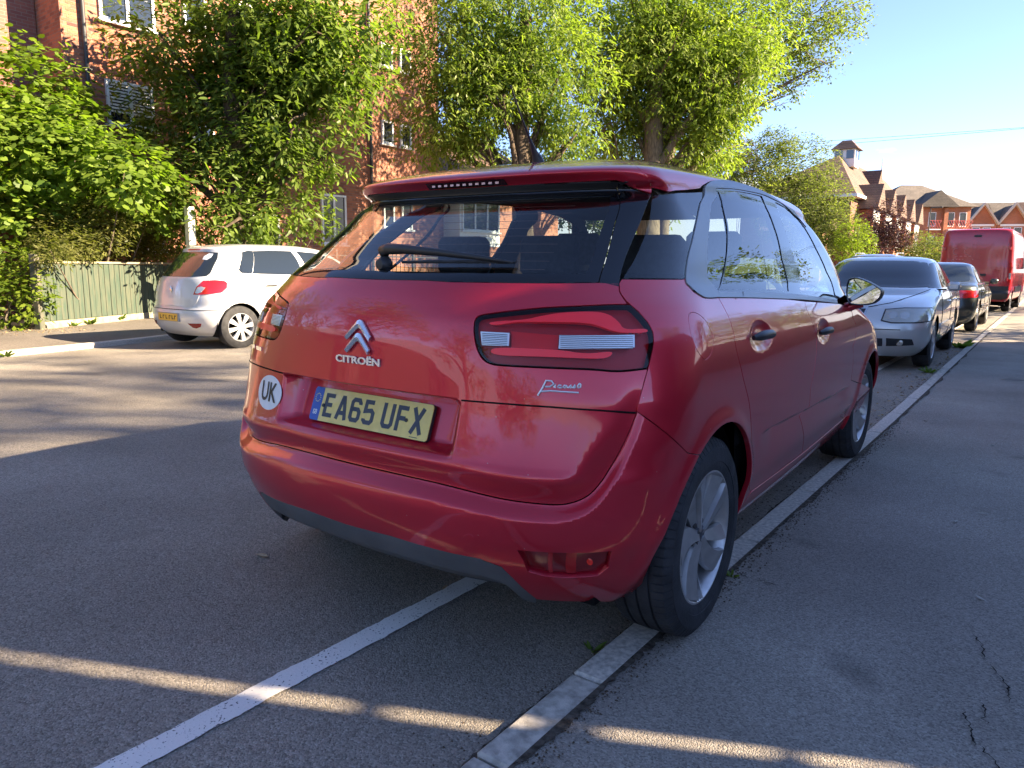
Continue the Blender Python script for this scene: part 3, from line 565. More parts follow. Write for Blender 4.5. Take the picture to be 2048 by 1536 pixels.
for y in (6.65,15.12):
    mb=MB(); mb.tube([P(y,0)+np.array([.09,0,0]),P(y,12.3)+np.array([.09,0,0])],.05,8); d=mb.build('drainpipe',pipe_m,r,smooth=60)
    for z in (1.5,3.5,5.5,7.5,9.5): c=np.array(P(y,z)); MB().box(c+[.0,-.09,-.03],c+[.13,.09,.03]).build('pipe_bracket',pipe_m,d)
MB().box((-16.9-cx,6.0-cy,12.5),(-16.1-cx,18.6-cy,12.75)).build('eaves_board',pipe_m,r)
# single bricks standing proud of their joints on the nearest, sunlit stretch of the facade
bk=[mat('brick_face_%s'%n,c,.85,0,.2,var=.2,vscale=30,bump=.4,bscale=80) for n,c in (('orange',(.40,.155,.085)),('red',(.33,.115,.068)),('blue',(.13,.06,.05)))]
_bm=[]
for m_ in bk: _o=MB().bbox((-.02,.004,.004),(.006,.219,.069),.003).build('brick',m_,r); _bm.append(_o)
_k=0; _box=[(7.0,8.35,6.65,8.05),(7.0,8.2,4.35,5.45),(6.58,6.72,0,13)]
for row in range(61,105):
    z=.075*row
    for c_ in range(0,9):
        y=6.22+.225*c_+(.1125 if row%2 else 0)
        if _k>=296 or any(y+.225>a and y<b and z+.075>c and z<d for a,b,c,d in _box): continue
        src=_bm[random.choices((0,1,2),(5,4,2))[0]]; o=src if not src.get('used') else src.copy()
        if src.get('used'): COL.objects.link(o); o.parent=r
        src['used']=1; o.location=P(y,z); _k+=1
for _o in r.children:
    if 'used' in _o: del _o['used']
r2,(cx,cy)=wall_block('brick_annex','shaded plum brick wing at the far left behind the shrubs',-27,-17.6,-1,6.18,12.2,brick_c)
r3,(cx,cy)=wall_block('brick_house','low red brick house with a white bay window seen between the tree trunks',-26,-16.9,18.6,27,4.55,brick_a)
MB().prism([(-26.4-cx,4.55),(-16.5-cx,4.55),(-21.5-cx,7.2)],18.5-cy,27.2-cy,lambda a,b,h:(a,h,b)).build('roof',tile_m,r3)
MB().box((-16.9-cx,19.2-cy,2.0),(-16.1-cx,21.6-cy,4.5)).build('bay',upvc,r3)
window(r3,(-16.1-cx,20.4-cy,3.3),2.2,1.5,mull=2); MB().box((-16.9-cx,19.2-cy,-.1),(-16.1-cx,21.6-cy,1.99)).build('bay_base',brick_a,r3)
# ------------------------------------------------------------------ dark railings in front of the flats
rl=thing('metal_railings','black metal railings in front of the brick flats','railings',(-13.0,14.5,0))
for z in (.25,1.45): MB().box((-.015,-6.5,z-.015),(.015,7.5,z+.015)).build('rail',pipe_m,rl)
bar=None
for k in range(94):
    y=-6.5+.15*k
    if bar is None: bar=MB().tube([(0,0,.03),(0,0,1.55),(0,0,1.62)],[.009,.009,.002],6).build('bar',pipe_m,rl); bar.location=(0,y,0)
    else:
        c=bar.copy(); COL.objects.link(c); c.parent=rl; c.location=(0,y,0)
for k in range(6): o=MB().box((-.03,-.03,0),(.03,.03,1.6)).build('railing_post',pipe_m,rl); o.location=(.0,-6.4+2.75*k,0)
# ------------------------------------------------------------------ green plank fence
A=np.array([-12.45,3.87]); B=np.array([-14.6,7.75]); d=(B-A); Ln=np.linalg.norm(d); ang=math.atan2(d[1],d[0])
fe=thing('plank_fence','weathered green plank fence with a pale top rail by the pavement','fence',(A[0],A[1],.03),ang)
green_wood=mat('weathered_green_wood',(.050,.075,.056),.85,0,.2,col2=(.085,.095,.068),vscale=3,stretch=(6,6,1),bump=.4,bscale=50)
raw_wood=mat('bare_pale_wood',(.30,.26,.18),.9,0,.2,var=.25,vscale=9)
n=int(Ln/.148)
for k in range(n):
    h=1.13+random.uniform(-.008,.008); o=MB().bbox((k*.148+.002,-.014+random.uniform(-.005,.005),.13),(k*.148+.137,.010,h),.004).build('plank',green_wood,fe); o.rotation_euler=(0,random.uniform(-.004,.004),0)
MB().bbox((-.02,-.035,1.145),(Ln,.05,1.185),.004).build('top_rail',raw_wood,fe); MB().bbox((.0,-.03,-.03),(Ln,.02,.125),.006).build('gravel_board',raw_wood,fe)
MB().bbox((-.14,-.06,-.05),(-.02,.06,1.30),.012).build('fence_post',mat('dark_green_post',(.07,.08,.06),.85,0,.2,col2=(.13,.115,.09),vscale=4),fe)
for z in (.35,.95): MB().box((0,.011,z-.04),(Ln,.05,z+.04)).build('back_rail',green_wood,fe)
wp=thing('white_post','tall pale painted timber post at the end of the green fence','post',(-12.75,6.85,0))
MB().bbox((-.075,-.075,-.05),(.075,.075,2.35),.01).build('post_shaft',cream_paint,wp); MB().bbox((-.12,-.04,1.05),(-.076,.3,1.4),.005).build('small_board',mat('brown_board',(.22,.10,.07),.8),wp)
# ------------------------------------------------------------------ houses down the road
def gable(mb,x0,x1,y0,y1,z0,z1,axis='y'):
    if axis=='y': mb.prism([(x0,z0),(x1,z0),((x0+x1)/2,z1)],y0,y1,lambda a,b,h:(a,h,b))
    else: mb.prism([(y0,z0),(y1,z0),((y0+y1)/2,z1)],x0,x1,lambda a,b,h:(h,a,b))
    return mb
h1,(cx,cy)=wall_block('long_brick_house','red brick house with brown hipped roof and white cupola beyond the bushes',-19.5,-11.2,58,86,6.9,brick_c)
mb=MB(); x0,x1,y0,y1=-20-cx,-10.8-cx,57.5-cy,86.5-cy; V=[(x0,y0,6.9),(x1,y0,6.9),(x1,y1,6.9),(x0,y1,6.9),(-13.4-cx,62.5-cy,10.4),(-13.4-cx,82-cy,10.4)]
mb.add(V,[(0,1,4),(1,2,5,4),(2,3,5),(3,0,4,5),(3,2,1,0)]).build('roof',tile_m,h1); MB().box((x0-.05,y0-.05,6.68),(x1+.1,y1+.05,6.89)).build('eaves_board',white_paint,h1)
c=np.array([-13.2-cx,64.3-cy,0]); cu=MB().box(c+[-.8,-.8,9.6],c+[.8,.8,11.0]).build('cupola',white_paint,h1)
for s in (-.42,.42): MB().box(c+[s-.27,-.84,10.25],c+[s+.27,-.81,10.9]).build('cupola_pane',pane_m,cu); MB().box(c+[.81,s-.27,10.25],c+[.84,s+.27,10.9]).build('cupola_pane',pane_m,cu)
mb=MB(); e=1.05; mb.add([c+[-e,-e,11.0],c+[e,-e,11.0],c+[e,e,11.0],c+[-e,e,11.0],c+[-.35,-.35,11.75],c+[.35,-.35,11.75],c+[.35,.35,11.75],c+[-.35,.35,11.75]],[(0,1,5,4),(1,2,6,5),(2,3,7,6),(3,0,4,7),(4,5,6,7),(3,2,1,0)]).build('cupola_roof',tile_m,cu)
dm=MB(); gable(dm,-15.2-cx,-11.4-cx,68.2-cy,70.6-cy,8.4,9.9,'x'); dd=dm.build('dormer_roof',tile_m,h1); MB().box((-15-cx,68.4-cy,7.2),(-11.6-cx,70.4-cy,8.39)).build('dormer_wall',white_paint,dd); MB().tube([(-11.4-cx,69.4-cy,9.9),(-11.4-cx,69.4-cy,10.9)],[.10,.03],6).build('finial',white_paint,dd)
for k,y in enumerate((61.5,66.5,71.5,76.5,81.5)):
    b=MB().box((-11.2-cx,y-1.3-cy,0),(-10.1-cx,y+1.3-cy,5.9)).build('bay',brick_b,h1)
    g=MB(); gable(g,-13.5-cx,-9.7-cx,y-1.7-cy,y+1.7-cy,5.95,7.9,'x'); g.build('bay_roof',tile_m,b); MB().box((-10.099-cx,y-1.3-cy,5.0),(-10.02-cx,y+1.3-cy,5.9)).build('white_fascia',white_paint,b)
    for z in (1.6,4.1): window(b,(-10.1-cx,y-cy,z),1.7,1.6,mull=1)
    for z in (1.5,4.0): window(b,(-10.6-cx,y-1.3-cy,z),.7,1.5,'Y',-1,mull=0)
MB().box((-16.5-cx,55.3-cy,0),(-12.4-cx,58-cy,4.2)).build('porch_wing',brick_c,h1); g=MB(); g.prism([(54.9-cy,4.2),(58-cy,4.2),(58-cy,6.0)],-17-cx,-12-cx,lambda a,b,h:(h,a,b)); g.build('porch_roof',tile_m,h1)
window(h1,(-14-cx,55.3-cy,3.0),1.0,1.3,'Y',-1)
# flats with balconies, turned towards the sun
fl=thing('balcony_flats','orange brick flats with red lattice balconies and grey hipped roof','building',(-12.6,104.5,0),math.radians(35))
W,D,H=11.5,9,9.4
MB().box((-W/2,0,-.1),(W/2,D,H)).build('wall',brick_b,fl)
e=.7; V=[(-W/2-e,-e,H),(W/2+e,-e,H),(W/2+e,D+e,H),(-W/2-e,D+e,H),(-1.0,D/2,H+3.1),(1.6,D/2,H+3.1)]
MB().add(V,[(0,1,5,4),(1,2,5),(2,3,4,5),(3,0,4),(3,2,1,0)]).build('roof',tile_d,fl)
g=MB(); g.prism([(-.6-e,H-.1),(3.0+e,H-.1),(1.2,H+1.9)],-1.2,3,lambda a,b,h:(a,h,b)); g.build('roof_gable',tile_d,fl)
bal_m=mat('red_balcony_panel',(.50,.10,.08),.6); balr=mat('red_balcony_rail',(.42,.07,.06),.5)
for fz in (.6,3.6,6.6):
    for x,w in ((-4.2,2.6),(1.0,1.4),(4.1,2.9)):
        b=MB().box((x-w/2,-1.0,fz-.12),(x+w/2,-.01,fz)).build('balcony',white_paint,fl)
        MB().box((x-w/2,-1.0,fz+1.0),(x+w/2,-.94,fz+1.06)).build('balcony_rail',balr,b)
        q=int(w/.32)
        for k in range(q):
            xx=x-w/2+.16+k*(w-.1)/q
            for s in (-1,1): o=MB().box((-.03,-.02,-.58),(.03,.02,.58)).build('lattice_slat',balr,b); o.location=(xx,-.97+.02*s,fz+.52); o.rotation_euler=(0,s*.5,0)
    for x in (-5.0,-3.6,-1.6,1.0,3.3,4.8): window(fl,(x,0,fz+1.25),.9,1.7,'Y',-1,mull=0)
for x in (-2.6,2.5): MB().box((x-.25,-.5,0),(x+.25,-.005,H-.2)).build('brick_pier',brick_b,fl)
gh=[]
for k,(px,py) in enumerate(((-8.0,126),(-4.3,127.6))):
    g0=thing('gabled_house',('orange gabled brick house just right of the balcony flats','orange gabled brick house furthest right, above the red van')[k],'house',(px,py,0),math.radians(20),'gabled houses down the road')
    MB().box((-1.95,0,-.1),(1.95,9,8.4)).build('wall',brick_b,g0); m_=MB(); m_.prism([(-1.9,8.4),(1.9,8.4),(0,10.95)],-.02,.25,lambda a,b,h:(a,h,b)); m_.build('gable_wall',brick_b,g0)
    m_=MB(); m_.prism([(-2.1,8.3),(-1.95,8.1),(0,10.95),(1.95,8.1),(2.1,8.3),(0,11.3)],-.8,0,lambda a,b,h:(a,h,b)); m_.build('barge_boards',mat('pale_barge_board',(.55,.45,.33),.7),g0)
    m_=MB(); m_.prism([(.3,8.3),(10,8.3),(5,11.7)],-1.95,1.95,lambda a,b,h:(h,a,b)); m_.build('roof',tile_d,g0); m2=MB(); m2.prism([(-2.0,8.3),(2.0,8.3),(0,11.0)],.26,4,lambda a,b,h:(a,h,b)); m2.build('gable_roof',tile_d,g0)
    for z in (1.6,4.4,7.0):
        for x in (-.7,.7): window(g0,(x,0,z),1.0,1.6,'Y',-1,mull=0)
    MB().box((-1.6,-.12,7.95),(1.6,-.005,8.25)).build('stone_lintel',white_paint,g0)
lf=thing('low_terrace','distant low terrace roof behind the gabled houses','house',(-1,140,0)); MB().box((-9,0,-.1),(10,8,9.5)).build('wall',brick_c,lf); g=MB(); g.prism([(-.5,9.5),(8.5,9.5),(4,12.6)],-9.5,10.5,lambda a,b,h:(h,a,b)); g.build('roof',tile_m,lf)
# street lamp and overhead cables
sl=thing('street_lamp','thin dark street lamp standing in front of the balcony flats','street lamp',(-8.75,79.7,0))
MB().tube([(0,0,-.1),(0,0,1),(0,0,7.35)],[.11,.075,.05],8).build('pole',pipe_m,sl); MB().bbox((.0,-.09,7.28),(1.0,.09,7.42),.03).build('lamp_head',pipe_m,sl)
for k,(pts,lab) in enumerate((([(-14.84,45.95,8.78),(-10.73,46.48,8.73),(-5.16,46.85,8.78),(-.53,46.5,8.72),(3.56,47.06,8.89),(12,47.5,9.3)],'lower of the two thin black cables crossing the sky'),([(-15.23,47.01,9.23),(-11.04,47.6,9.18),(-5.34,48.04,9.11),(-.6,47.76,8.97),(3.63,48.39,9.0),(12,49,9.3)],'upper of the two thin black cables crossing the sky'))):
    q=np.array(pts); o=MB().tube(densify(q,2,False)-q[0],.010,5).build('overhead_cable',pipe_m); o.location=q[0]; tag(o,lab,'cable',group='overhead cables')
# ------------------------------------------------------------------ foliage
def leafmat(name,dark,light,trans=.5,gloss=.25):
    m=bpy.data.materials.new(name); m.use_nodes=True; nt=m.node_tree; nt.nodes.clear(); N=nt.nodes.new; L=nt.links.new
    o=N('ShaderNodeOutputMaterial'); at=N('ShaderNodeAttribute'); at.attribute_name='tint'
    r=N('ShaderNodeMix'); r.data_type='RGBA'; r.inputs['A'].default_value=(*dark,1); r.inputs['B'].default_value=(*light,1); L(at.outputs['Fac'],r.inputs['Factor'])
    b=N('ShaderNodeBsdfPrincipled'); b.inputs['Roughness'].default_value=.45; sock(b,'Specular IOR Level').default_value=gloss; L(r.outputs['Result'],b.inputs['Base Color'])
    t=N('ShaderNodeBsdfTranslucent'); tr=N('ShaderNodeMix'); tr.data_type='RGBA'; tr.blend_type='MULTIPLY'; tr.inputs['Factor'].default_value=1; tr.inputs['B'].default_value=(1.3,1.5,.5,1); L(r.outputs['Result'],tr.inputs['A']); L(tr.outputs['Result'],t.inputs[0])
    mx=N('ShaderNodeMixShader'); mx.inputs[0].default_value=trans; L(b.outputs[0],mx.inputs[1]); L(t.outputs[0],mx.inputs[2]); L(mx.outputs[0],o.inputs[0])
    MATS[name]=m; return m
def leaves_mesh(name,C,Dv,Nv,length,width,tint,m,parent,fold=.25,six=False):
    """C leaf bases, Dv leaf directions, Nv leaf normals"""
    n=len(C); Dv=Dv/(np.linalg.norm(Dv,axis=1,keepdims=True)+1e-9); S_=np.cross(Dv,Nv); S_/= (np.linalg.norm(S_,axis=1,keepdims=True)+1e-9); U=np.cross(S_,Dv)
    l=np.asarray(length)[:,None]; w=np.asarray(width)[:,None]
    if not six:
        V=np.stack([C,C+Dv*l*.45+S_*w*.5-U*w*fold*.4,C+Dv*l-U*l*.12,C+Dv*l*.45-S_*w*.5-U*w*fold*.4],1); k=4; T=[(0,1,2),(0,2,3)]
    else:
        V=np.stack([C,C+Dv*l*.25+S_*w*.46-U*w*fold*.3,C+Dv*l*.7+S_*w*.42-U*w*fold*.3-U*l*.05,C+Dv*l-U*l*.15,C+Dv*l*.7-S_*w*.42-U*w*fold*.3-U*l*.05,C+Dv*l*.25-S_*w*.46-U*w*fold*.3],1); k=6; T=[(0,1,2),(0,2,3),(0,3,4),(0,4,5)]
    V=V.reshape(-1,3); F=(np.arange(n)[:,None,None]*k+np.array(T)[None]).reshape(-1,3)
    me=bpy.data.meshes.new(name); me.vertices.add(len(V)); me.vertices.foreach_set('co',V.ravel().astype(np.float32)); nl=len(F)*3
    me.loops.add(nl); me.loops.foreach_set('vertex_index',F.ravel().astype(np.int32)); me.polygons.add(len(F)); me.polygons.foreach_set('loop_start',np.arange(0,nl,3,dtype=np.int32)); me.polygons.foreach_set('loop_total',np.full(len(F),3,np.int32))
    at=me.attributes.new('tint','FLOAT','POINT'); at.data.foreach_set('value',np.repeat(np.clip(tint,0,1),k).astype(np.float32))
    me.update(); me.validate(); me.materials.append(m); o=bpy.data.objects.new(name,me); link(o,parent); return o
def lobe_points(lobes,dens,shell=.45):
    P=[];O=[]
    for (x,y,z,r) in lobes:
        k=max(4,int(dens*r*r)); d=rng.normal(size=(k,3)); d/=np.linalg.norm(d,axis=1,keepdims=True); rad=r*(shell+(1.12-shell)*rng.random(k)**.6)
        d2=d*np.array([1,1,.85]); P.append(np.array([x,y,z])+d2*rad[:,None]); O.append(d)
    return np.concatenate(P),np.concatenate(O)
def crown(name,lobes,parent,m,dens=70,per=7,length=.2,width=.07,spread=.16,droop=.5,shell=.45,six=False,base=None,tintb=.45,zmin=None,sprig=0,m2=None):
    lobes=[(x-base[0],y-base[1],z-base[2],r) for x,y,z,r in lobes]
    P,O=lobe_points(lobes,dens,shell); n=len(P); 
    if zmin is not None: keep=P[:,2]>zmin-base[2]; P,O=P[keep],O[keep]; n=len(P)
    ct=np.clip(tintb+rng.normal(0,.22,n),0,1)
    C=np.repeat(P,per,0); O2=np.repeat(O,per,0); N=len(C); a=rng.random(N)*2*np.pi
    rad=np.stack([np.cos(a),np.sin(a),np.zeros(N)],1); D=rad*.9+O2*.55+rng.normal(0,.25,(N,3)); D[:,2]-=droop*rng.random(N)
    C=C+D*spread*rng.random((N,1))*.8+rng.normal(0,spread*.35,(N,3))
    Nv=np.tile([0,0,1.0],(N,1))+O2*.5+rng.normal(0,.35,(N,3)); s=.4+.85*rng.random(N); t=np.repeat(ct,per)+rng.normal(0,.12,N)
    return leaves_mesh(name,C,D,Nv,length*s,width*s,t,m,parent,six=six)
def limbs(parent,base,lobes,r0,m,top,bend=.3,minr=.03):
    """trunk to `top` and a limb from the trunk to each lobe"""
    b=np.array(base); tp=np.array(top)-b; pts=[np.zeros(3)-np.array([0,0,.15])]
    K=9
    for k in range(1,K+1): pts.append(tp*k/K+rng.normal(0,.05,3)*(k<K))
    rs=[r0*1.35]+[r0*(1-.55*k/K)*(1+.25*(k==1)) for k in range(1,K+1)]
    tr=MB().tube(pts,rs,12).build('trunk',m,parent,smooth=60)
    pts=np.array(pts)
    for (x,y,z,r) in lobes:
        q=np.array([x,y,z])-b; zz=min(max(q[2]*.55,tp[2]*.35),tp[2]*.98); i=int(np.abs(pts[:,2]-zz).argmin()); s=pts[i]; mid=(s+q)/2+np.array([0,0,.12*np.linalg.norm(q-s)])+rng.normal(0,bend*.2,3); rr=rs[i]*.42
        L=[s]+[(1-t)**2*s+2*t*(1-t)*mid+t*t*q+rng.normal(0,.04,3) for t in (.2,.4,.6,.8,1.0)]; rad=[max(minr*.5,rr*(1-.8*t)) for t in (0,.2,.4,.6,.8,1)]
        lb=MB(); lb.tube(L,rad,7)
        for k in range(4):
            t0=L[3+k%3]; e=q+rng.normal(0,r*.55,3); lb.tube([t0,(t0+e)/2+rng.normal(0,.06,3),e],[rad[3]*.6,rad[4]*.5,.006],5)
        lb.build('limb',m,parent,smooth=60)
    return tr
bark=mat('grey_brown_bark',(.10,.075,.055),.95,0,.2,col2=(.045,.034,.026),vscale=9,stretch=(3,3,.6),bump=.9,bscale=22)
bark_l=mat('pale_bark',(.20,.16,.12),.95,0,.2,col2=(.10,.08,.06),vscale=9,stretch=(3,3,.6),bump=.8,bscale=22)
leaf_chest=leafmat('chestnut_leaf',(.055,.095,.02),(.20,.27,.05))
leaf_lime=leafmat('lime_tree_leaf',(.065,.115,.024),(.25,.31,.06))
leaf_plane=leafmat('small_pale_leaf',(.07,.10,.03),(.20,.24,.07))
leaf_hazel=leafmat('hazel_leaf',(.06,.11,.018),(.20,.28,.04))
leaf_olive=leafmat('olive_bush_leaf',(.06,.085,.03),(.20,.22,.08))
leaf_bright=leafmat('bright_bush_leaf',(.06,.10,.012),(.21,.27,.03))
leaf_purple=leafmat('purple_leaf',(.03,.012,.02),(.10,.045,.06),.35)
leaf_red=leafmat('red_purple_leaf',(.05,.015,.018),(.15,.05,.05),.35)
leaf_dark=leafmat('dark_hedge_leaf',(.02,.04,.010),(.06,.09,.02),.35)
leaf_needle=leafmat('fine_hedge_leaf',(.06,.075,.022),(.20,.20,.06))
LOBES={
'chestnut':[(-14.34,7.32,6.06,0.93),(-14.07,8.44,5.97,1.42),(-12.91,9.33,6.09,1.64),(-11.69,10.16,5.66,1.15),(-11.67,9.0,4.49,1.2),(-13.44,8.57,4.3,1.42),(-14.92,7.9,4.9,1.2),(-13.28,7.77,2.8,1.2),(-12.77,9.08,2.77,1.09),(-14.74,7.13,3.47,0.88),(-11.5,9.58,3.62,0.49),(-12.93,8.88,7.02,1.53),(-11.41,9.97,6.82,1.31),(-12.09,7.58,2.11,0.66),(-11.33,8.94,6.04,1.31)],
'lime1':[(-12.44,14.06,7.52,1.35),(-12.54,14.46,5.8,1.42),(-11.91,15.23,7.33,1.7),(-11.55,16.86,8.07,1.99),(-10.22,16.75,6.61,1.56),(-9.7,16.8,4.93,0.85),(-13.24,14.59,5.01,0.99),(-12.65,15.91,5.37,0.78),(-11.54,15.87,9.13,2.27),(-10.82,16.91,5.62,0.78),(-10.91,14.87,5.8,0.85),(-13.17,15.38,4.7,0.71),(-11.61,14.88,4.43,0.6),(-10.3,16.69,4.55,0.64)],
'lime2':[(-11.61,21.28,9.19,2.38),(-10.17,22.2,8.37,2.55),(-9.39,24.47,9.6,2.55),(-7.87,22.74,7.36,1.7),(-9.5,23.33,6.7,1.61),(-11.55,22.36,7.12,1.7),(-10.81,21.77,11.05,3.06),(-7.39,23.19,7.85,1.19),(-8.42,23.48,5.87,0.93),(-7.83,24.65,9.54,1.7),(-11.25,20.85,5.67,0.93),(-9.07,22.91,5.43,1.02),(-11.23,22.25,5.36,0.76),(-8.52,24.28,5.4,0.85),(-8.0,23.92,6.47,0.85)],
'plane':[(-8.66,30.93,11.49,1.93),(-7.22,31.44,11.74,1.93),(-6.57,33.91,12.49,0.97),(-8.65,29.96,9.7,1.29),(-8.0,32.46,10.56,1.29),(-6.76,31.36,9.62,0.75),(-10.02,30.89,13.31,2.58),(-7.11,35.23,11.91,0.86),(-10.17,31.61,8.31,0.86),(-8.02,32.15,9.07,0.64),(-8.69,31.61,8.85,0.75),(-10.43,31.86,7.42,0.6)],
'backbush':[(-20.59,24.75,6.71,1.41),(-18.95,25.25,6.41,1.06),(-17.51,28.39,6.7,1.18),(-17.0,30.79,6.74,1.18),(-13.22,32.93,6.7,1.18),(-11.87,33.3,6.86,1.06),(-15.58,31.21,6.91,0.94),(-18.6,28.31,7.01,0.94),(-20.48,25.7,7.72,0.94)],
'hazel':[(-15.77,5.05,4.58,1.11),(-14.43,4.64,3.33,1.01),(-14.22,5.35,3.21,0.91),(-14.78,5.05,2.34,0.71),(-12.92,5.69,2.96,0.71),(-13.78,6.69,2.52,0.61),(-14.61,4.26,2.09,0.81),(-15.06,5.49,4.18,0.61),(-16.83,4.56,3.21,1.11)],
'fencehedge':[(-13.77,4.78,1.71,0.49),(-12.28,4.01,1.4,0.3),(-13.77,5.43,1.89,0.59),(-14.85,6.63,1.81,0.54),(-14.5,7.24,1.83,0.49),(-15.27,7.75,2.56,0.44),(-13.95,5.93,2.27,0.59),(-13.09,4.75,1.52,0.34),(-14.91,7.09,1.55,0.34)],
'hazel2':[(-14.94,8.61,2.25,0.53),(-13.42,8.69,1.98,0.53),(-13.48,9.71,2.27,0.53),(-13.01,10.37,2.18,0.35),(-14.58,8.93,2.5,0.47),(-16.03,8.04,1.77,0.47),(-14.41,7.9,1.74,0.47)],
'lowplants':[(-12.65,3.5,0.54,0.48),(-13.2,3.69,1.05,0.48),(-12.44,3.71,0.8,0.31),(-13.35,3.26,0.7,0.52)],
'bigbush':[(-11.24,38.88,6.77,1.45),(-10.29,41.07,6.69,1.71),(-8.92,40.27,5.08,1.32),(-9.92,39.39,4.41,1.84),(-11.63,36.97,6.2,1.32),(-7.83,39.28,3.56,1.05),(-9.12,39.67,2.83,1.32),(-10.65,38.01,7.75,0.79),(-7.35,39.51,2.93,0.66),(-13.12,36.65,6.4,1.05)],
'brightbush':[(-6.59,37.6,2.96,0.7),(-6.52,39.7,2.54,0.62),(-6.81,37.29,2.23,0.55)],
'purpletree':[(-15.39,45.51,8.61,0.83),(-15.52,47.11,8.04,0.76)],
'purplebush':[(-8.07,54.69,4.72,1.22),(-9.18,58.79,3.72,1.3),(-7.56,55.9,3.75,0.94),(-8.87,54.75,2.87,0.86)],
'greenhedge':[(-7.58,65.41,3.24,1.13),(-6.2,62.94,2.89,1.04),(-5.94,66.58,2.99,0.88),(-8.64,67.98,2.83,0.8)],
}
def tree(key,name,label,base,top,r0,lm,group=None,bk=bark,zmin=None,**kw):
    t=thing(name,label,'tree',base,0,group); lb=[(x,y,z,r*1.06) for x,y,z,r in LOBES[key]]; limbs(t,base,lb,r0,bk,top); ex=[]
    for i in range(len(lb)):
        for j in range(i):
            d=math.dist(lb[i][:3],lb[j][:3])
            if .6*(lb[i][3]+lb[j][3])<d<1.35*(lb[i][3]+lb[j][3]): ex.append(tuple((a+b)/2+rng.normal(0,.15) for a,b in zip(lb[i][:3],lb[j][:3]))+(.62*min(lb[i][3],lb[j][3]),))
    crown('crown',lb+ex,t,lm,base=base,zmin=zmin,**kw); return t
tree('chestnut','chestnut_tree','broad dark green tree hanging over the white hatchback',(-13.0,8.0,0),(-13.0,8.3,6.5),.33,leaf_chest,dens=110,per=7,length=.20,width=.07,spread=.17,droop=.7,six=True,tintb=.42)
tree('lime1','street_tree','yellow green tree whose dark trunk stands behind the car aerial',(-10.9,15.9,0),(-10.9,16.0,8.2),.36,leaf_lime,dens=150,per=7,length=.19,width=.06,spread=.16,droop=1.1,tintb=.5)
tree('lime2','street_tree','tall yellow green tree with the pale rough trunk above the car roof',(-9.8,22.0,0),(-9.9,22.0,9.5),.46,leaf_lime,bk=bark_l,dens=135,per=7,length=.21,width=.07,spread=.18,droop=1.1,tintb=.62)
tree('plane','street_tree','loose pale green tree reaching over the road against the blue sky',(-12.2,27.6,0),(-11.6,27.8,11.5),.34,leaf_plane,bk=bark_l,dens=95,per=6,length=.13,width=.085,spread=.16,droop=.4,shell=.2,tintb=.5)
def bush(key,name,label,lm,cat='bush',group=None,stems=3,zb=0,**kw):
    lb=[(x,y,z,r*1.15) for x,y,z,r in LOBES[key]]; c=np.mean([l[:2] for l in lb],0); base=(float(c[0]),float(c[1]),zb); t=thing(name,label,cat,base,0,group)
    for (x,y,z,r) in (lb[:stems+4] if stems>0 else lb[:2]):
        q=np.array([x-base[0],y-base[1],z-zb]); s=np.array([q[0]*.35+rng.normal(0,.1),q[1]*.35+rng.normal(0,.1),-.05]); m=(s+q)/2+rng.normal(0,.08,3)
        MB().tube([s,s*.6+m*.4,m,q],[.03,.026,.02,.006],6).build('stem',bark_l,t,smooth=60)
    crown('foliage',lb,t,lm,base=base,zmin=zb+.02,**kw); return t
bush('hazel','hazel_shrub','sunlit shrub with large round leaves at the left edge',leaf_hazel,dens=260,per=6,length=.15,width=.13,spread=.15,droop=.6,six=True,tintb=.55)
bush('fencehedge','garden_hedge','untidy fine leaved hedge spilling over the green fence',leaf_needle,stems=-3,dens=900,per=7,length=.10,width=.035,spread=.09,droop=.3,tintb=.5)
bush('lowplants','ground_shrub','low bright green shrub beside the end of the green fence',leaf_bright,dens=420,per=6,length=.11,width=.06,spread=.10,droop=.4,tintb=.35)
bush('backbush','background_bush','pale sunlit bushes seen between the two tree trunks',leaf_bright,dens=190,per=6,length=.16,width=.08,spread=.16,droop=.4,tintb=.5)
bush('bigbush','large_bush','large olive green bush beyond the car roof on the right',leaf_olive,dens=330,per=6,length=.15,width=.08,spread=.15,droop=.2,tintb=.5)
bush('brightbush','laurel_bush','bright yellow green bush beside the car door mirror',leaf_bright,dens=420,per=6,length=.13,width=.07,spread=.12,droop=.2,tintb=.65)
bush('purpletree','copper_tree','small reddish purple tree above the car roof',leaf_red,cat='tree',dens=330,per=6,length=.16,width=.09,spread=.15,droop=.2,tintb=.5)
bush('purplebush','copper_bush','dark purple bush in front of the brick house',leaf_purple,dens=330,per=6,length=.16,width=.10,spread=.15,droop=.2,tintb=.5)
bush('greenhedge','roadside_hedge','green hedge between the purple bush and the red van',leaf_olive,cat='hedge',dens=330,per=6,length=.16,width=.10,spread=.15,droop=.2,tintb=.5)
bush('hazel2','holly_shrub','shaded dense shrub under the tree behind the white hatchback',leaf_chest,dens=300,per=6,length=.13,width=.07,spread=.14,droop=.4,tintb=.3)
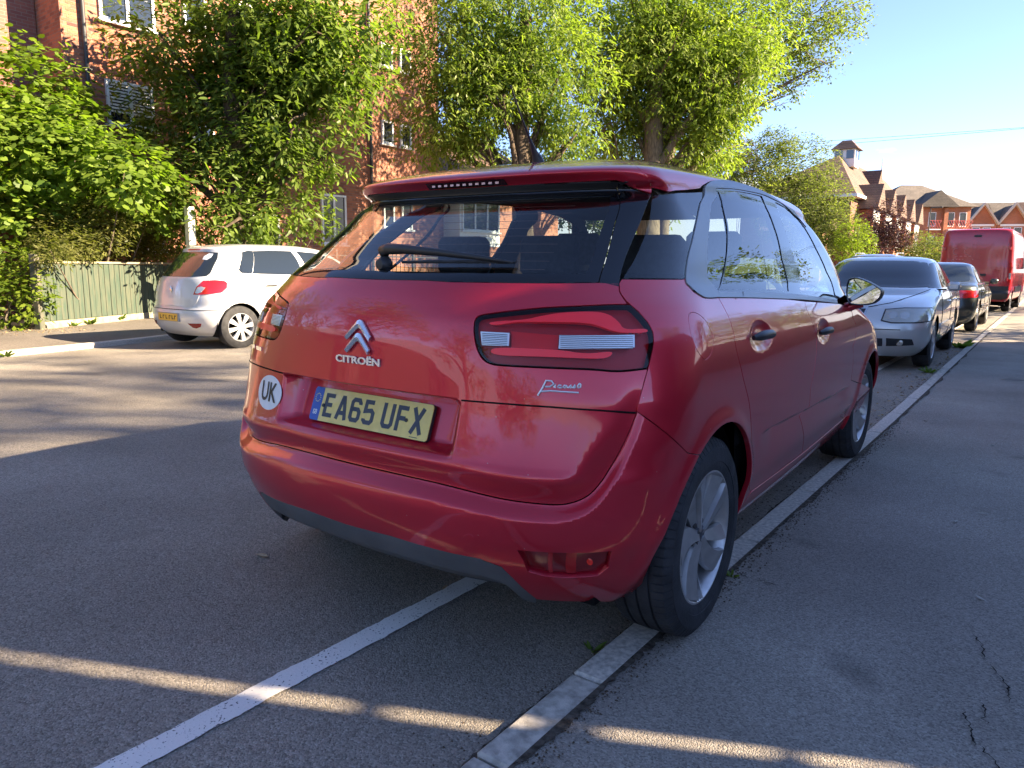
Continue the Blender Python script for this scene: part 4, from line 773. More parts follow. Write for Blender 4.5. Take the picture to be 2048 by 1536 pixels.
# ------------------------------------------------------------------ the near side of the street, outside the picture: tall clipped hedge, trees and house that shade the cars
def clipped_hedge(label,poly,h,dens=260):
    c=np.mean(poly,0); t=thing('clipped_hedge',label,'hedge',(float(c[0]),float(c[1]),0),0,'tall hedges on the near side of the road')
    q=[(a-c[0],b-c[1]) for a,b in poly]; inner=[(a*.97,b*.985) for a,b in q]
    MB().prism(q,-.05,h-.06).build('hedge_core',mat('hedge_core_green',(.018,.03,.010),.95),t)
    n=len(q); P=[];O=[]
    for i in range(n):
        a=np.array(q[i]);b=np.array(q[(i+1)%n]); L=np.linalg.norm(b-a); k=int(L*h*dens*.4); tt=rng.random(k); zz=rng.random(k)*h; d=(b-a)/L; nn=np.array([d[1],-d[0]])
        P.append(np.column_stack([a+np.outer(tt,b-a)+nn*.0,zz])); O.append(np.tile([nn[0],nn[1],0.],(k,1)))
    xs=np.array(q); k=int(40*dens*.3); g=rng.random((k*2,2))*(xs.max(0)-xs.min(0))+xs.min(0); g=g[pip(g,q)]; P.append(np.column_stack([g,np.full(len(g),h-.05)])); O.append(np.tile([0,0,1.],(len(g),1)))
    P=np.concatenate(P);O=np.concatenate(O); N=len(P); D=O*.4+rng.normal(0,.5,(N,3)); leaves_mesh('foliage',P-O*.03,D,O+rng.normal(0,.4,(N,3)),.08+.05*rng.random(N),.05+.02*rng.random(N),.4+rng.normal(0,.25,N),leaf_dark,t); return t
def slit(x): return 1.835+(x-4.35)*.4877
def shade_house(label,ya,yb,skew_a,skew_b):
    # unseen brick house shaped to block the low sun, its gap aligned with it
    X0,X1,XR,EA,RI=13.0,21.0,17.0,7.0,11.75
    fa=(lambda x:ya+(slit(x)-slit(17) if skew_a else 0)); fb=(lambda x:yb+(slit(x)-slit(17) if skew_b else 0))
    cx,cy=17.0,(ya+yb)/2; t=thing('shade_terrace_house',label,'house',(cx,cy,0),0,'unseen sun-blocking brick houses on the near side of the road')
    MB().prism([(X0-cx,fa(X0)-cy),(X1-cx,fa(X1)-cy),(X1-cx,fb(X1)-cy),(X0-cx,fb(X0)-cy)],-.1,EA).build('wall',brick_b,t)
    e=.3; V=[(X0-e-cx,fa(X0-e)-cy,EA-.25),(XR-cx,fa(XR)-cy,RI),(X1+e-cx,fa(X1+e)-cy,EA-.25),(X0-e-cx,fb(X0-e)-cy,EA-.25),(XR-cx,fb(XR)-cy,RI),(X1+e-cx,fb(X1+e)-cy,EA-.25)]
    MB().add(V,[(0,1,2),(3,5,4),(0,3,4,1),(1,4,5,2),(0,2,5,3)]).build('roof',tile_m,t)
    n=int((yb-ya)/4)
    for k in range(n):
        y=ya+2.4+4*k-(2 if skew_a else 0)
        for z in (1.7,4.9): window(t,(X0-cx,y-cy,z),1.5,1.5,'X',-1)
shade_house('unseen brick terrace house shaped to block the sun beside the photographer',1.5,slit(17)-.3,False,True)
shade_house('unseen brick terrace house shaped to block the sun beside the parked cars',slit(17)+.3,19.5,True,False)
clipped_hedge('low clipped garden hedge along the back of the pavement',[(4.4,-12),(5.1,-12),(5.1,70),(4.4,70)],1.25,40)
clipped_hedge('long garden hedge across the road beyond the railings',[(-14.2,27.5),(-13.4,27.5),(-13.4,54),(-14.2,54)],2.0,40)
def side_tree(label,base,lobes,top,r0,dens,per=7,lm=None,**kw):
    t=thing('garden_tree',label,'tree',base,0,'garden trees on the near side of the road'); limbs(t,base,lobes,r0,bark,top); crown('crown',lobes,t,lm or leaf_chest,base=base,dens=dens,per=per,**kw)
def rl_(c,n,sp,r): return [(c[0]+rng.normal(0,sp[0]),c[1]+rng.normal(0,sp[1]),c[2]+rng.normal(0,sp[2]),r*rng.uniform(.7,1.2)) for _ in range(n)]
side_tree('garden tree behind the tall hedge casting dappled shade on the road',(23,15,0),rl_((23,14,17.6),13,(1.4,2.6,1.3),1.1),(23,15,16),.3,40,length=.24,width=.12,spread=.25)
side_tree('garden tree further back behind the tall hedge',(24,21,0),rl_((24,20.5,18.0),13,(1.4,2.6,1.4),1.1),(24,20.5,16),.3,40,length=.24,width=.12,spread=.25)
side_tree('garden tree beside the pavement near the silver saloon',(6.6,13.2,0),rl_((6.6,13.0,4.0),11,(.7,1.5,1.1),.9),(6.6,13.2,5),.2,60,length=.18,width=.09,spread=.2)
side_tree('garden tree shading the kerb beyond the tall hedge',(7.5,19,0),rl_((7.5,19,4.8),10,(.8,2.0,1.3),1.1),(7.5,19,6),.22,55,length=.2,width=.1,spread=.2)
side_tree('garden tree far along the near pavement',(8,29,0),rl_((8,29,5),11,(1,2.5,1.3),1.3),(8,29,6),.25,50,length=.24,width=.12,spread=.25)
side_tree('tree across the road behind the photographer',(-9.5,-9,0),rl_((-9.5,-9,5.5),12,(1.6,1.6,1.5),1.5),(-9.5,-9,7),.3,40,lm=leaf_lime,length=.22,width=.12,spread=.25)
side_tree('low tree across the road left of the hazel shrub',(-14.2,-.5,0),rl_((-14.2,-.8,3.6),14,(.8,1.8,1.6),1.4),(-14.2,-.5,5),.2,60,lm=leaf_lime,length=.2,width=.1,spread=.2)
side_tree('tree far down the road behind the photographer',(-7,-24,0),rl_((-7,-24,6),12,(2,2,1.6),1.7),(-7,-24,7.5),.35,30,lm=leaf_lime,length=.28,width=.15,spread=.3)
side_tree('broad tree across the road further behind the photographer',(-15,-6.5,0),rl_((-15,-6.5,3.8),14,(1.2,2.0,1.7),1.6),(-15,-6.5,5),.25,50,lm=leaf_lime,length=.24,width=.12,spread=.25)
side_tree('tree closing the road behind the photographer',(3,-40,0),rl_((2,-40,5),12,(4,2,2),2.2),(3,-40,6),.35,30,lm=leaf_lime,length=.35,width=.2,spread=.4)
clipped_hedge('garden hedge across the road behind the photographer',[(-12.6,-34),(-11.8,-34),(-11.8,-1.5),(-12.6,-1.5)],2.2,40)
SX=lambda x:1.835+(x-4.35)*.4877
for _lab,_a,_b in (('unseen clipped conifer added to narrow the sunbeam, nearer the photographer',-.95,-.016),('unseen clipped conifer added to narrow the sunbeam, further from the photographer',.016,.95)):
    clipped_hedge(_lab,[(5.2,SX(5.2)+_a),(5.9,SX(5.9)+_a),(5.9,SX(5.9)+_b),(5.2,SX(5.2)+_b)],3.9,25)  # unseen conifer pair added to cut the beam between the houses to a streak
side_tree('distant tree beyond the garden hedge across the road',(-22,44,0),rl_((-22,44,5.5),12,(3,3,1.6),2.0),(-22,44,6),.3,30,lm=leaf_olive,length=.35,width=.2,spread=.4)
side_tree('distant tree on the near side of the road beyond the van',(11,58,0),rl_((11,58,5.5),12,(2.5,4,1.6),2.0),(11,58,6),.3,30,lm=leaf_olive,length=.35,width=.2,spread=.4)
# ------------------------------------------------------------------ the red people carrier
letter_chrome=mat('letter_chrome',(.82,.80,.78),.35,.55)
paint_red=mat('red_metallic_paint',(.56,.012,.033),.36,.45,.5,coat=1,coat_rough=.015,var=.05,vscale=3)
gloss_black=mat('gloss_black',(.006,.006,.007),.06,0,.5)
rubber=mat('tyre_rubber',(.035,.035,.037),.75,0,.3,bump=.25,bscale=120,var=.3,vscale=14)
plastic_grey=mat('grey_plastic_trim',(.10,.104,.108),.5,0,.4,bump=.08,bscale=900,var=.12,vscale=9)
plastic_black=mat('black_plastic',(.028,.028,.03),.42,0,.4)
satin_grey=mat('satin_grey_trim',(.30,.31,.315),.42,.4,.5)
chrome=mat('chrome',(.75,.76,.78),.12,1,.5)
badge_chrome=mat('badge_chrome',(.86,.87,.89),.25,.8,.5)
alloy=mat('silver_alloy',(.50,.485,.47),.36,.75,.5,var=.1,vscale=20)
alloy_dark=mat('dirty_alloy',(.10,.09,.085),.55,.5,.4)
dark_void=mat('dark_underbody',(.008,.008,.008),.9,0,.1)
lining_dark=mat('dark_cabin_lining',(.028,.03,.033),.8,0,.2)
lining_light=mat('grey_headlining',(.16,.16,.155),.9,0,.1)
seat_cloth=mat('dark_seat_cloth',(.035,.036,.042),.9,0,.1,var=.25,vscale=50)
glass_rear=glass('rear_glass',(.72,.78,.79),1.5)
glass_side=glass('side_glass',(.70,.78,.76),1.5)
glass_screen=glass('windscreen_glass',(.72,.78,.76),1.5)
yellow_plate=mat('yellow_number_plate',(.82,.63,.19),.35,0,.5,coat=.5,var=.05,vscale=40)
plate_char=mat('number_plate_black',(.035,.045,.07),.45)
plate_blue=mat('number_plate_blue',(.03,.10,.42),.4)
white_print=mat('white_print',(.78,.79,.8),.4)
star_yellow=mat('star_yellow',(.7,.6,.2),.4)
lamp_lens=glass('red_lamp_lens',(.99,.62,.62),1.35)
lamp_back=mat('lamp_housing_maroon',(.30,.008,.014),.3,.0,.5)
lamp_red=mat('lamp_bright_red',(1.0,.02,.03),.3,0,.5,coat=.25)
lamp_mid=mat('lamp_ribbed_red',(.55,.012,.016),.3,0,.5)
lamp_clear=mat('lamp_clear_reflector',(.62,.63,.64),.2,.5,.5)
def weather_paint(m):
    # dust specks and a thin uneven road film on the lacquer
    nt=m.node_tree; b=nt.nodes['Principled BSDF']; N=nt.nodes.new; L=nt.links.new; tc=N('ShaderNodeTexCoord')
    n=N('ShaderNodeTexNoise'); n.inputs['Scale'].default_value=5; n.inputs['Detail'].default_value=9; n.inputs['Roughness'].default_value=.65; L(tc.outputs['Object'],n.inputs['Vector'])
    r=N('ShaderNodeMapRange'); r.inputs[1].default_value=.4; r.inputs[2].default_value=.7; r.inputs[3].default_value=.008; r.inputs[4].default_value=.10; L(n.outputs[0],r.inputs[0]); L(r.outputs[0],sock(b,'Coat Roughness'))
    v=N('ShaderNodeTexVoronoi'); v.inputs['Scale'].default_value=26; L(tc.outputs['Object'],v.inputs['Vector']); s=N('ShaderNodeSeparateColor'); L(v.outputs['Color'],s.inputs[0])
    rad=N('ShaderNodeMapRange'); rad.inputs[1].default_value=.55; rad.inputs[2].default_value=1; rad.inputs[3].default_value=0; rad.inputs[4].default_value=.055; L(s.outputs[0],rad.inputs[0])
    lt=N('ShaderNodeMath'); lt.operation='LESS_THAN'; L(v.outputs['Distance'],lt.inputs[0]); L(rad.outputs[0],lt.inputs[1])
    old=b.inputs['Base Color'].links[0].from_socket; x=N('ShaderNodeMix'); x.data_type='RGBA'; x.inputs['B'].default_value=(.45,.36,.33,1); mu=N('ShaderNodeMath'); mu.operation='MULTIPLY'; mu.inputs[1].default_value=.55; L(lt.outputs[0],mu.inputs[0]); L(mu.outputs[0],x.inputs['Factor']); L(old,x.inputs['A']); L(x.outputs['Result'],b.inputs['Base Color'])
weather_paint(paint_red)
HS=Surf(HERO_ROWS)
HS.R[-1,1]=0.0
def hero():
    S=HS; H=dict(HU)
    for k_ in ('tg_bottom','c_inner','c_outer','rail_outer','rail_inner','win_side','pillar_right','rdoor_rear','belt_top','belt_bot'): H[k_]=cr(HU[k_],4)
    for k_ in ('redtop','redbot'): H[k_]=list(map(tuple,chaikin(HU[k_],2)))
    l_in=cr(HU['lamp'][13:]+HU['lamp'][:8],4); H['lamp']=l_in+cr(HU['shut'][10:17],3)[1:-1]
    root=thing('people_carrier','dark red people carrier parked half on the kerb, seen from behind','car')
    R=Matrix(((.99949,-.03116,.00679),(.03112,.9995,.00542),(-.00695,-.00521,.99996))).to_4x4(); R.translation=Vector((0,0,.0097)); root.matrix_world=R
    vz=S.vz; sc=np.array([S.su,S.sv])
    tgb=[(max(u,0),v) for u,v in H['tg_bottom']]; tgb[-1]=(0.0,tgb[-1][1]-.0005)
    _tl=[np.array(tgb+mir(tgb)[1:])*sc]
    for _ in range(3):
        q_=_tl[0]; _tl[0]=np.concatenate([q_[:1],np.stack([.75*q_[:-1]+.25*q_[1:],.25*q_[:-1]+.75*q_[1:]],1).reshape(-1,2),q_[-1:]])
    tg_line=_tl[0]
    HUBS=((.79,.312),(3.575,.312))
    def flare(P):
        P=P.copy()
        for hy,hz in HUBS:
            r=np.hypot(P[...,1]-hy,P[...,2]-hz); P[...,0]+=np.sign(P[...,0])*.013*np.exp(-((r-.385)/.04)**2)*(np.abs(P[...,0])>.6)
        return P
    def ledge(P,u,v,w,top=1):
        q=np.stack([np.ravel(u),np.ravel(v)],1)*sc; d=pdist(q,tg_line).reshape(np.shape(u))
        amp=.036*(1-.72*sstep((np.asarray(v)-.17)/.07))
        P=P.copy(); sh=amp*(1-sstep(d/w)); 
        # push in towards the car's middle
        n=np.stack([-P[...,0]*.35,np.full(P.shape[:-1],.95),np.zeros(P.shape[:-1])],-1); P+=n*sh[...,None]; return P
    def post_bumper(P,u,v): return flare(ledge(P,u,v,.042))
    VC=H['recess'][0][1]; VC=.5*(VC+H['recess'][1][1])
    def post_gate(P,u,v):
        P=ledge(P,u,v,.085); x,z=np.abs(P[...,0]),P[...,2]
        yt=.174+.368*(z-.7086)+.012*sstep((x-.2)/.15)
        f=(1-sstep((x-.335)/.055))*sstep((z-.630)/.026)*(1-sstep((np.asarray(v)-(VC-.0035))/.0035))
        P=P.copy(); P[...,1]+=np.maximum(yt-P[...,1],0)*f; return P
    def post_door(P,u,v):
        P=flare(P); y,z=P[...,1],P[...,2]; zc=.583-.025*(y-1.318)/1.3; t=zc-z
        a=.017*np.exp(-np.maximum(t,0)/.09)*sstep((t+.006)/.016)*sstep((y-1.22)/.22)*(1-sstep((y-2.65)/.35)); P[...,0]-=np.sign(P[...,0])*a
        for (hy,hz) in ((1.19,.945),(2.14,.905)):
            r=((y-hy)/.13)**2+((z-hz)/.056)**2; P[...,0]-=np.sign(P[...,0])*.013*(1-sstep((r-.05)/1.1))
        return P
    post_q=lambda P,u,v:flare(P)
    # --- tailgate
    iS=[i for i,(a,b) in enumerate(H['shut'])]
    sh=H['shut']; lamp=H['lamp']; half=tgb[::-1]+[sh[17],sh[16]]+l_in+[sh[9],sh[8]]+[(max(u,0),v) for u,v in H['win_bottom']]
    half[-1]=(0.0,half[-1][1])
    gate=panel('tailgate',S,half+mir(half)[1:-1],paint_red,root,post=post_gate,step=.016)
    # joint line across the tailgate
    for sg in (1,-1):
        mb=MB(); pts=[]
        for (u,v) in densify(H['crease'],.006,False):
            p=S(u*sg,v); pts.append(p+np.array([0,-.0006,0]))
        mb.tube([p+np.array([0,.0012,-.001]) for p in pts],.0028,6).build('panel_joint',dark_void,gate)
    # --- rear window
    vtop=vz(1.424); ws=[(u,min(v,vtop)) for u,v in H['win_side']]; wb=[(max(u,0),v) for u,v in H['win_bottom']]; wb[-1]=(0.0,wb[-1][1])
    half=wb[::-1]+ws[::-1][1:]+[(.06,vtop)]
    wpoly=half+mir(half)[:-1]
    inner=chaikin(offset_poly(dedupe(np.array(wpoly)*sc),.045)[::1],1)/sc
    win=panel('rear_window',S,inner,glass_rear,root,gap=0,rim=0,step=.03,off=-.001)
    panel('window_border',S,wpoly,gloss_black,win,holes=[inner],gap=.002,step=.02,rim=.006,off=-.001)
    # demister lines
    mb=MB()
    for k in range(11):
        v=H['win_bottom'][0][1]+.022+k*.0165
        mb.tube([S(u,v)+np.array([0,.004,-.002]) for u in np.linspace(-.105,.105,24)],.0007,4)
    mb.build('demister_lines',mat('demister_copper',(.18,.09,.06),.5),win)
    # --- spoiler, roof
    vl0=vz(1.4255); vl=vz(1.4475); jt=[(0.0,vz(1.536)),(.06,vz(1.532)),(.12,vz(1.524))]
    half=[(0.0,vl),(.07,vl),(H['win_side'][0][0]-.002,vl),(H['pillar_right'][0][0],H['pillar_right'][0][1]+.003)]+sh[3::-1]+jt[::-1]
    sp=panel('roof_spoiler',S,half+mir(half)[1:-1],paint_red,root,step=.016,rim=.02)
    un=[(0.0,vl0),(.07,vl0),(H['win_side'][0][0]-.002,vl0),(H['win_side'][0][0]+.012,vl-.002),(.07,vl),(0.0,vl)]; panel('spoiler_shade_panel',S,un+mir(un)[1:-1],plastic_black,sp,step=.016,gap=.0005,rim=.01)  # black panel stands in for the deep shade under the lip
    # high brake light
    mb=MB(); us=np.linspace(-.042,.042,21); va,vb=vz(1.4505),vz(1.4705)
    pa=S(us,np.full(21,va)); pb=S(us,np.full(21,vb)); o=np.array([0,-.002,0])
    V=np.concatenate([pa+o,pb+o]); mb.add(V,[(i,i+1,22+i,21+i) for i in range(20)]); bl=mb.build('high_brake_light',mat('smoked_brake_lens',(.05,.012,.014),.12,0,.6),sp)
    dots=MB()
    for u in np.linspace(-.034,.034,11):
        c=S(u,(va+vb)/2)+np.array([0,-.004,.0]); dots.box(c-np.array([.007,.002,.005]),c+np.array([.007,.002,.005]))
    dots.build('lamp_cells',mat('brake_cells',(.35,.22,.22),.15,.6),bl)
    ro=[sh[3],H['quarter'][1],H['quarter'][2],H['c_outer'][0]]+H['rail_outer'][1:]
    ro=[(u,v+.004) if i in(1,2) else (u,v) for i,(u,v) in enumerate(ro)]
    vws=vz(1.50)
    low=jt+[sh[0],sh[1],sh[2]]+ro+[(.76,vz(1.455)),(.84,vz(1.49)),(.92,vws),(1.0,vws)]
    roofp=[(u,v) for u,v in low]+[(1.0,1.0),(0.0,1.0)]
    roofp_l=mir(low)+[(0.0,1.0),(-1.0,1.0)]
    panel('roof',S,mir(low)[:-1]+low+[(1.0,1.0),(-1.0,1.0)],paint_red,root,step=.03,post=None,rim=.01)
    panel('headlining',S,mir(low)[:-1]+low+[(1.0,.995),(-1.0,.995)],lining_light,root,step=.06,off=-.035,rim=0)
    panel('tailgate_lining',S,[(-.14,vz(.6)),(.14,vz(.6)),(.142,vz(1.115)),(-.142,vz(1.115))],lining_dark,root,step=.05,off=-.09,rim=0)
    # --- per side
    for sg in (1,-1):
        X=(lambda l:l) if sg>0 else mir
        pl=[(u,min(v,vtop+.012)) for u,v in H['win_side']]+H['pillar_right'][::-1]
        panel('rear_pillar_trim',S,X(pl),gloss_black,root,step=.02)
        panel('rear_pillar_lining',S,X(pl),lining_dark,root,off=-.03,rim=0,step=.04)
        panel('quarter_window',S,X(H['quarter']),glass_side,root,step=.03,rim=.004,gap=.004)
        qb=H['quarter'][::-1]
        quarter=sh[8:]+H['bumper_joint'][1:]+H['arch_r_up']+[H['rdoor_rear'][-1]]+H['rdoor_rear'][::-1][1:]+H['c_outer'][::-1][1:17]+[H['quarter'][5],H['quarter'][6],H['quarter'][7]]
        rq=panel('rear_quarter',S,X(quarter),paint_red,root,post=post_q,step=.02,holes=[X(list(map(tuple,chaikin(H['flap'],2))))],rim=.018)
        fl=panel('fuel_flap',S,X(list(map(tuple,chaikin(H['flap'],2)))),paint_red,root,post=post_q,gap=.0022,step=.012) if sg>0 else panel('body_patch',S,X(list(map(tuple,chaikin(H['flap'],2)))),paint_red,root,post=post_q,gap=-.001,rim=0)
        # satin arch trim + roof strip + belt strip
        ct=H['c_outer']+H['c_inner'][::-1]
        panel('arch_trim',S,X(ct),satin_grey,root,step=.014,off=.004,gap=.001,rim=.01)
        panel('roof_strip',S,X(H['rail_outer']+H['rail_inner'][::-1][1:]),satin_grey,root,step=.02,off=.003,gap=.001,rim=.01)
        panel('belt_strip',S,X(H['belt_top']+H['belt_bot'][::-1]),satin_grey,root,step=.02,off=.003,gap=.001,rim=.01)
        # door glass area
        pane1=H['c_inner']+[H['belt_top'][0],(H['pane2'][-1][0],H['pane2'][-1][1]),H['pane2'][0]]
        ws_edge=[(.745,vz(1.44)),(.755,vz(1.38)),(.775,vz(1.27)),(.795,vz(1.15)),(.80,vz(1.07))]
        side=H['c_inner'][:1]+H['rail_inner'][1:]+ws_edge+H['belt_top'][::-1]+H['c_inner'][::-1][:-1]
        p2=H['pane2']; fp=H['frontpane']
        s_off=lambda q,d:offset_poly(dedupe(np.array(q)*sc),d)/sc
        pn1=s_off(pane1,.007); pn2=s_off(p2,.006); pn3=s_off(fp,.006)
        panel('door_window_frame',S,X(side),gloss_black,root,holes=[X(list(map(tuple,pn1))),X(list(map(tuple,pn2))),X(list(map(tuple,pn3)))],step=.025,gap=.001,rim=.01)
        panel('door_frame_lining',S,X(side),lining_dark,root,holes=[X(list(map(tuple,s_off(pn1,-.012)))),X(list(map(tuple,s_off(pn2,-.012)))),X(list(map(tuple,s_off(pn3,-.012))))],step=.06,gap=.0,rim=0,off=-.03)
        for nm,q in (('fixed_pane',pn1),('rear_door_window',pn2),('front_door_window',pn3)):
            panel(nm,S,X(list(map(tuple,q))),glass_side,root,off=-.003,gap=-.002,rim=.003,step=.04)
        if sg>0:
            mb=MB(); 
            for (a,b,wd) in (((1,2),(5,None),0),): pass
        # doors
        dm=H['door_mid']; bb=H['belt_bot']
        rd=bb[:9]+[dm[0]]+dm[1:]+[H['door_bottom'][0]]+H['rdoor_rear'][::-1][1:-1]
        rdoor=panel('rear_door',S,X(rd),paint_red,root,post=post_door,step=.012 if sg>0 else .03,rim=.014)
        panel('door_lining',S,X(rd),lining_dark,root,off=-.06,rim=0,step=.08)
        ff=H['fdoor_front']; fb=(ff[-1][0]-.012,dm[-1][1]+.004)
        fd=[dm[0],bb[-1]]+ff[:-1]+[(ff[-1][0]-.004,.12),fb]+dm[::-1][:-1]
        fdoor=panel('front_door',S,X(fd),paint_red,root,post=post_door,step=.014 if sg>0 else .03,rim=.014)
        panel('door_lining',S,X(fd),lining_dark,root,off=-.06,rim=0,step=.08)
        for dr,hk in ((rdoor,'handle_r'),(fdoor,'handle_f')):
            h=H[hk]; hu,hy,hz=None,(1.19 if hk=='handle_r' else 2.14),(.945 if hk=='handle_r' else .905)
            mb=MB(); pts=[];rs=[]
            for t in np.linspace(-1,1,9):
                y=hy+.105*t; u,v=S.side([(y,hz+.006*(1-t*t))])[0]; p=S(u,v); p[0]+=.006+.014*(1-t**4); p[0]*=1; pts.append(p*np.array([sg,1,1])); rs.append(.017*(1-.55*abs(t)**4))
            mb.tube(pts,rs,10); mb.build('door_handle',plastic_black,dr,smooth=60)
        # sill, front wing
        sill=[H['arch_r_up'][-1],H['rdoor_rear'][-1]]+[(dm[-1][0],dm[-1][1]-.002),fb,(H['arch_f'][0][0]-.004,H['arch_f'][0][1])]+[(H['arch_f'][0][0],.012),(H['arch_r_up'][-1][0]+.004,.012)]
        panel('sill',S,X(sill),paint_red,root,step=.03,rim=.02)
        af=H['arch_f']; vb_=vz(.93)
        wing=[ff[0]]+ff[1:-1]+[(ff[-1][0],.12),(ff[-1][0]-.006,af[0][1])]+af+[(.83,.075),(.85,vz(.62)),(.845,vz(.80)),(.83,vb_),(.80,vz(1.0)),(.79,vz(1.03)),(.775,vz(1.022)),(.755,vz(1.018))]
        panel('front_wing',S,X(wing),paint_red,root,post=post_q,step=.03,rim=.016)
        # lamps
        lp=panel('tail_lamp',S,X(lamp),lamp_lens,root,rim=.004,step=.015,gap=.003,off=.001)
        panel('lamp_housing',S,X(lamp),lamp_back,lp,off=-.022,rim=0,step=.03,gap=.003)
        panel('lamp_bezel',S,X(lamp),dark_void,lp,holes=[X(list(map(tuple,offset_poly(np.array(lamp)*sc,.0035)/sc)))],gap=.0012,off=-.002,rim=.03,step=.02)
        panel('upper_light_guide',S,X(H['redtop']),lamp_red,lp,off=.0019,rim=.012,step=.012,gap=0)
        panel('lower_light_guide',S,X(H['redbot']),lamp_red,lp,off=.0019,rim=.012,step=.012,gap=0)
        panel('red_reflector',S,X(H['redmid']),lamp_mid,lp,off=-.013,rim=.008,step=.012,gap=0)
        for ck in ('clear1','clear2'):
            cb=panel('clear_lens',S,X(H[ck]),lamp_clear,lp,off=.0022,rim=.01,step=.012,gap=0)
            q=np.array(H[ck]); u0,u1=q[:,0].min()+.001,q[:,0].max()-.001; v0,v1=q[:,1].min()+.0015,q[:,1].max()-.0015; mb=MB()
            for v in np.linspace(v0,v1,7): mb.tube([S(sg*u,v)*1+np.array([sg*.001,-.0028,0]) for u in np.linspace(u0,u1,8)],.0011,5)
            mb.build('lens_ribs',mat('lens_rib_grey',(.30,.31,.32),.2,.4),cb)
        # lower lamps in bumper
        lens=panel('fog_lamp',S,X(H['reflector']),mat('fog_lens_red',(.20,.006,.01),.15,0,.5,coat=.6),root,off=-.014,rim=.01,step=.015,gap=-.004)
        q=np.array(H['reflector']); um=q[:,0].mean(); vm=q[:,1].mean()
        hot=MB(); c=S(sg*(um+.010),vm+.004); d=np.array([0,-1,0.])
        hot.lathe([(0,.010),(-.001,.007),(-.0015,.0)],10,'Y',c=c+np.array([0,.012,0])); hot.build('lamp_glimmer',mat('fog_red_bright',(.8,.02,.015),.2,0,.6),lens,smooth=True)  # flat bright patch painted as a glimmer in the fog lens
        for du,w,mm in ((-.0115,.0012,'fog_rib'),(.0005,.003,'fog_rib2')):
            panel('lens_bar',S,X([(um+du-w,q[0][1]-.003),(um+du+w,q[0][1]-.003),(um+du+w,vm-.014),(um+du-w,vm-.014)]),mat('fog_bar_red',(.42,.01,.014),.2,0,.5,coat=.5),lens,off=-.012,rim=.004,gap=0,step=.02)
    # --- bumper, valance
    vt=[q for q in H['val_top'] if q[0]>=0]; v0=np.interp(0,[q[0] for q in H['val_top']],[q[1] for q in H['val_top']])
    vt=[(0.0,float(v0))]+vt
    bhalf=vt+H['bump_bot'][1:-1]+[H['arch_r_low'][2]]+H['arch_r_low'][3:]+H['bumper_joint'][::-1]+tgb[1:]
    holes=[H['reflhole'],mir(H['reflhole'])]
    bp=panel('rear_bumper',S,bhalf+mir(bhalf)[1:-1],paint_red,root,post=post_bumper,step=.0095,holes=holes,rim=.02)
    panel('tow_cover',S,H['towcap'],paint_red,bp,post=lambda P,u,v:post_bumper(P,u,v),off=.0006,gap=.001,rim=.004,step=.01)
    for sg in (1,-1):
        X=(lambda l:l) if sg>0 else mir
        panel('lamp_recess',S,X(H['reflhole']),paint_red if 0 else lamp_back,bp,off=-.02,rim=0,gap=-.004,step=.03)
    low=[(u,max(v-.052+.052*sstep((u-.08)/.055)*1.0,.001)) for u,v in vt]
    vpoly=vt+low[::-1]
    vp=vt[:-1]+[vt[-1]]+low[::-1]
    def post_val(P,u,v):
        P=P.copy(); t=np.interp(np.abs(u),[q[0] for q in vt],[q[1] for q in vt])-np.asarray(v); P[...,1]+=.055*sstep((t-.024)/.03); return P
    panel('lower_valance',S,vp+mir(vp)[1:-1],plastic_grey,root,step=.012,rim=.02,gap=.0008,post=post_val,off=-.001)
    # --- screen, bonnet, front bumper
    ws=[(.80,vz(1.07)),(.795,vz(1.15)),(.775,vz(1.27)),(.755,vz(1.38)),(.76,vz(1.455)),(.84,vz(1.49)),(.92,vws),(1.0,vws),(1.0,vz(1.06)),(.9,vz(1.06))]
    halves=[[],[],[]]
    for sg in (1,-1):
        X=(lambda l:l) if sg>0 else mir
        halves[0].append(panel('windscreen',S,X(ws),glass_screen,root,step=.06,gap=0,rim=0))
        bn=[(.79,vz(1.03)),(.80,vz(1.0)),(.83,vz(.93)),(.845,vz(.82)),(.90,vz(.80)),(1.0,vz(.79)),(1.0,vz(1.06)),(.9,vz(1.06)),(.80,vz(1.06))]
        halves[1].append(panel('bonnet',S,X(bn),paint_red,root,step=.05,gap=0,rim=0))
        fb_=[(.83,.075),(.85,vz(.62)),(.845,vz(.80)),(.845,vz(.815)),(.90,vz(.795)),(1.0,vz(.785)),(1.0,.02),(.83,.02)]
        halves[2].append(panel('front_bumper',S,X(fb_),paint_red,root,step=.05,gap=0,rim=0))
    for h_ in halves: weld(h_)
    # --- dark shell under the panels and underbody
    body_void=MB()
    us=np.concatenate([np.linspace(-1,1,161)]); vv=np.array([.03,.10,.17,.22,.26,.30]); G=S(us[:,None],vv[None,:]); N=np.array([0,0,0])
    C0=np.array([0,2.2,0]); G2=G.copy(); G2[...,0]*=.975; G2[...,1]=2.2+(G2[...,1]-2.2)*.985
    F=[(i*6+k,(i+1)*6+k,(i+1)*6+k+1,i*6+k+1) for i in range(160) for k in range(5)]
    cen=G2.reshape(-1,3); keep=[]
    for f in F:
        c=cen[list(f)].mean(0)
        if all(math.hypot(c[1]-hy,c[2]-hz)>.41 for hy,hz in HUBS) and not (abs(c[0])<.42 and c[1]<.4 and .55<c[2]<.85) and not(c[1]<.6): keep.append(f)
    body_void.add(cen,keep); body_void.box((-.72,.35,.2),(.72,4.0,.26)); body_void.box((-.5,.32,.33),(.5,.6,.36)); body_void.build('underbody',dark_void,root)
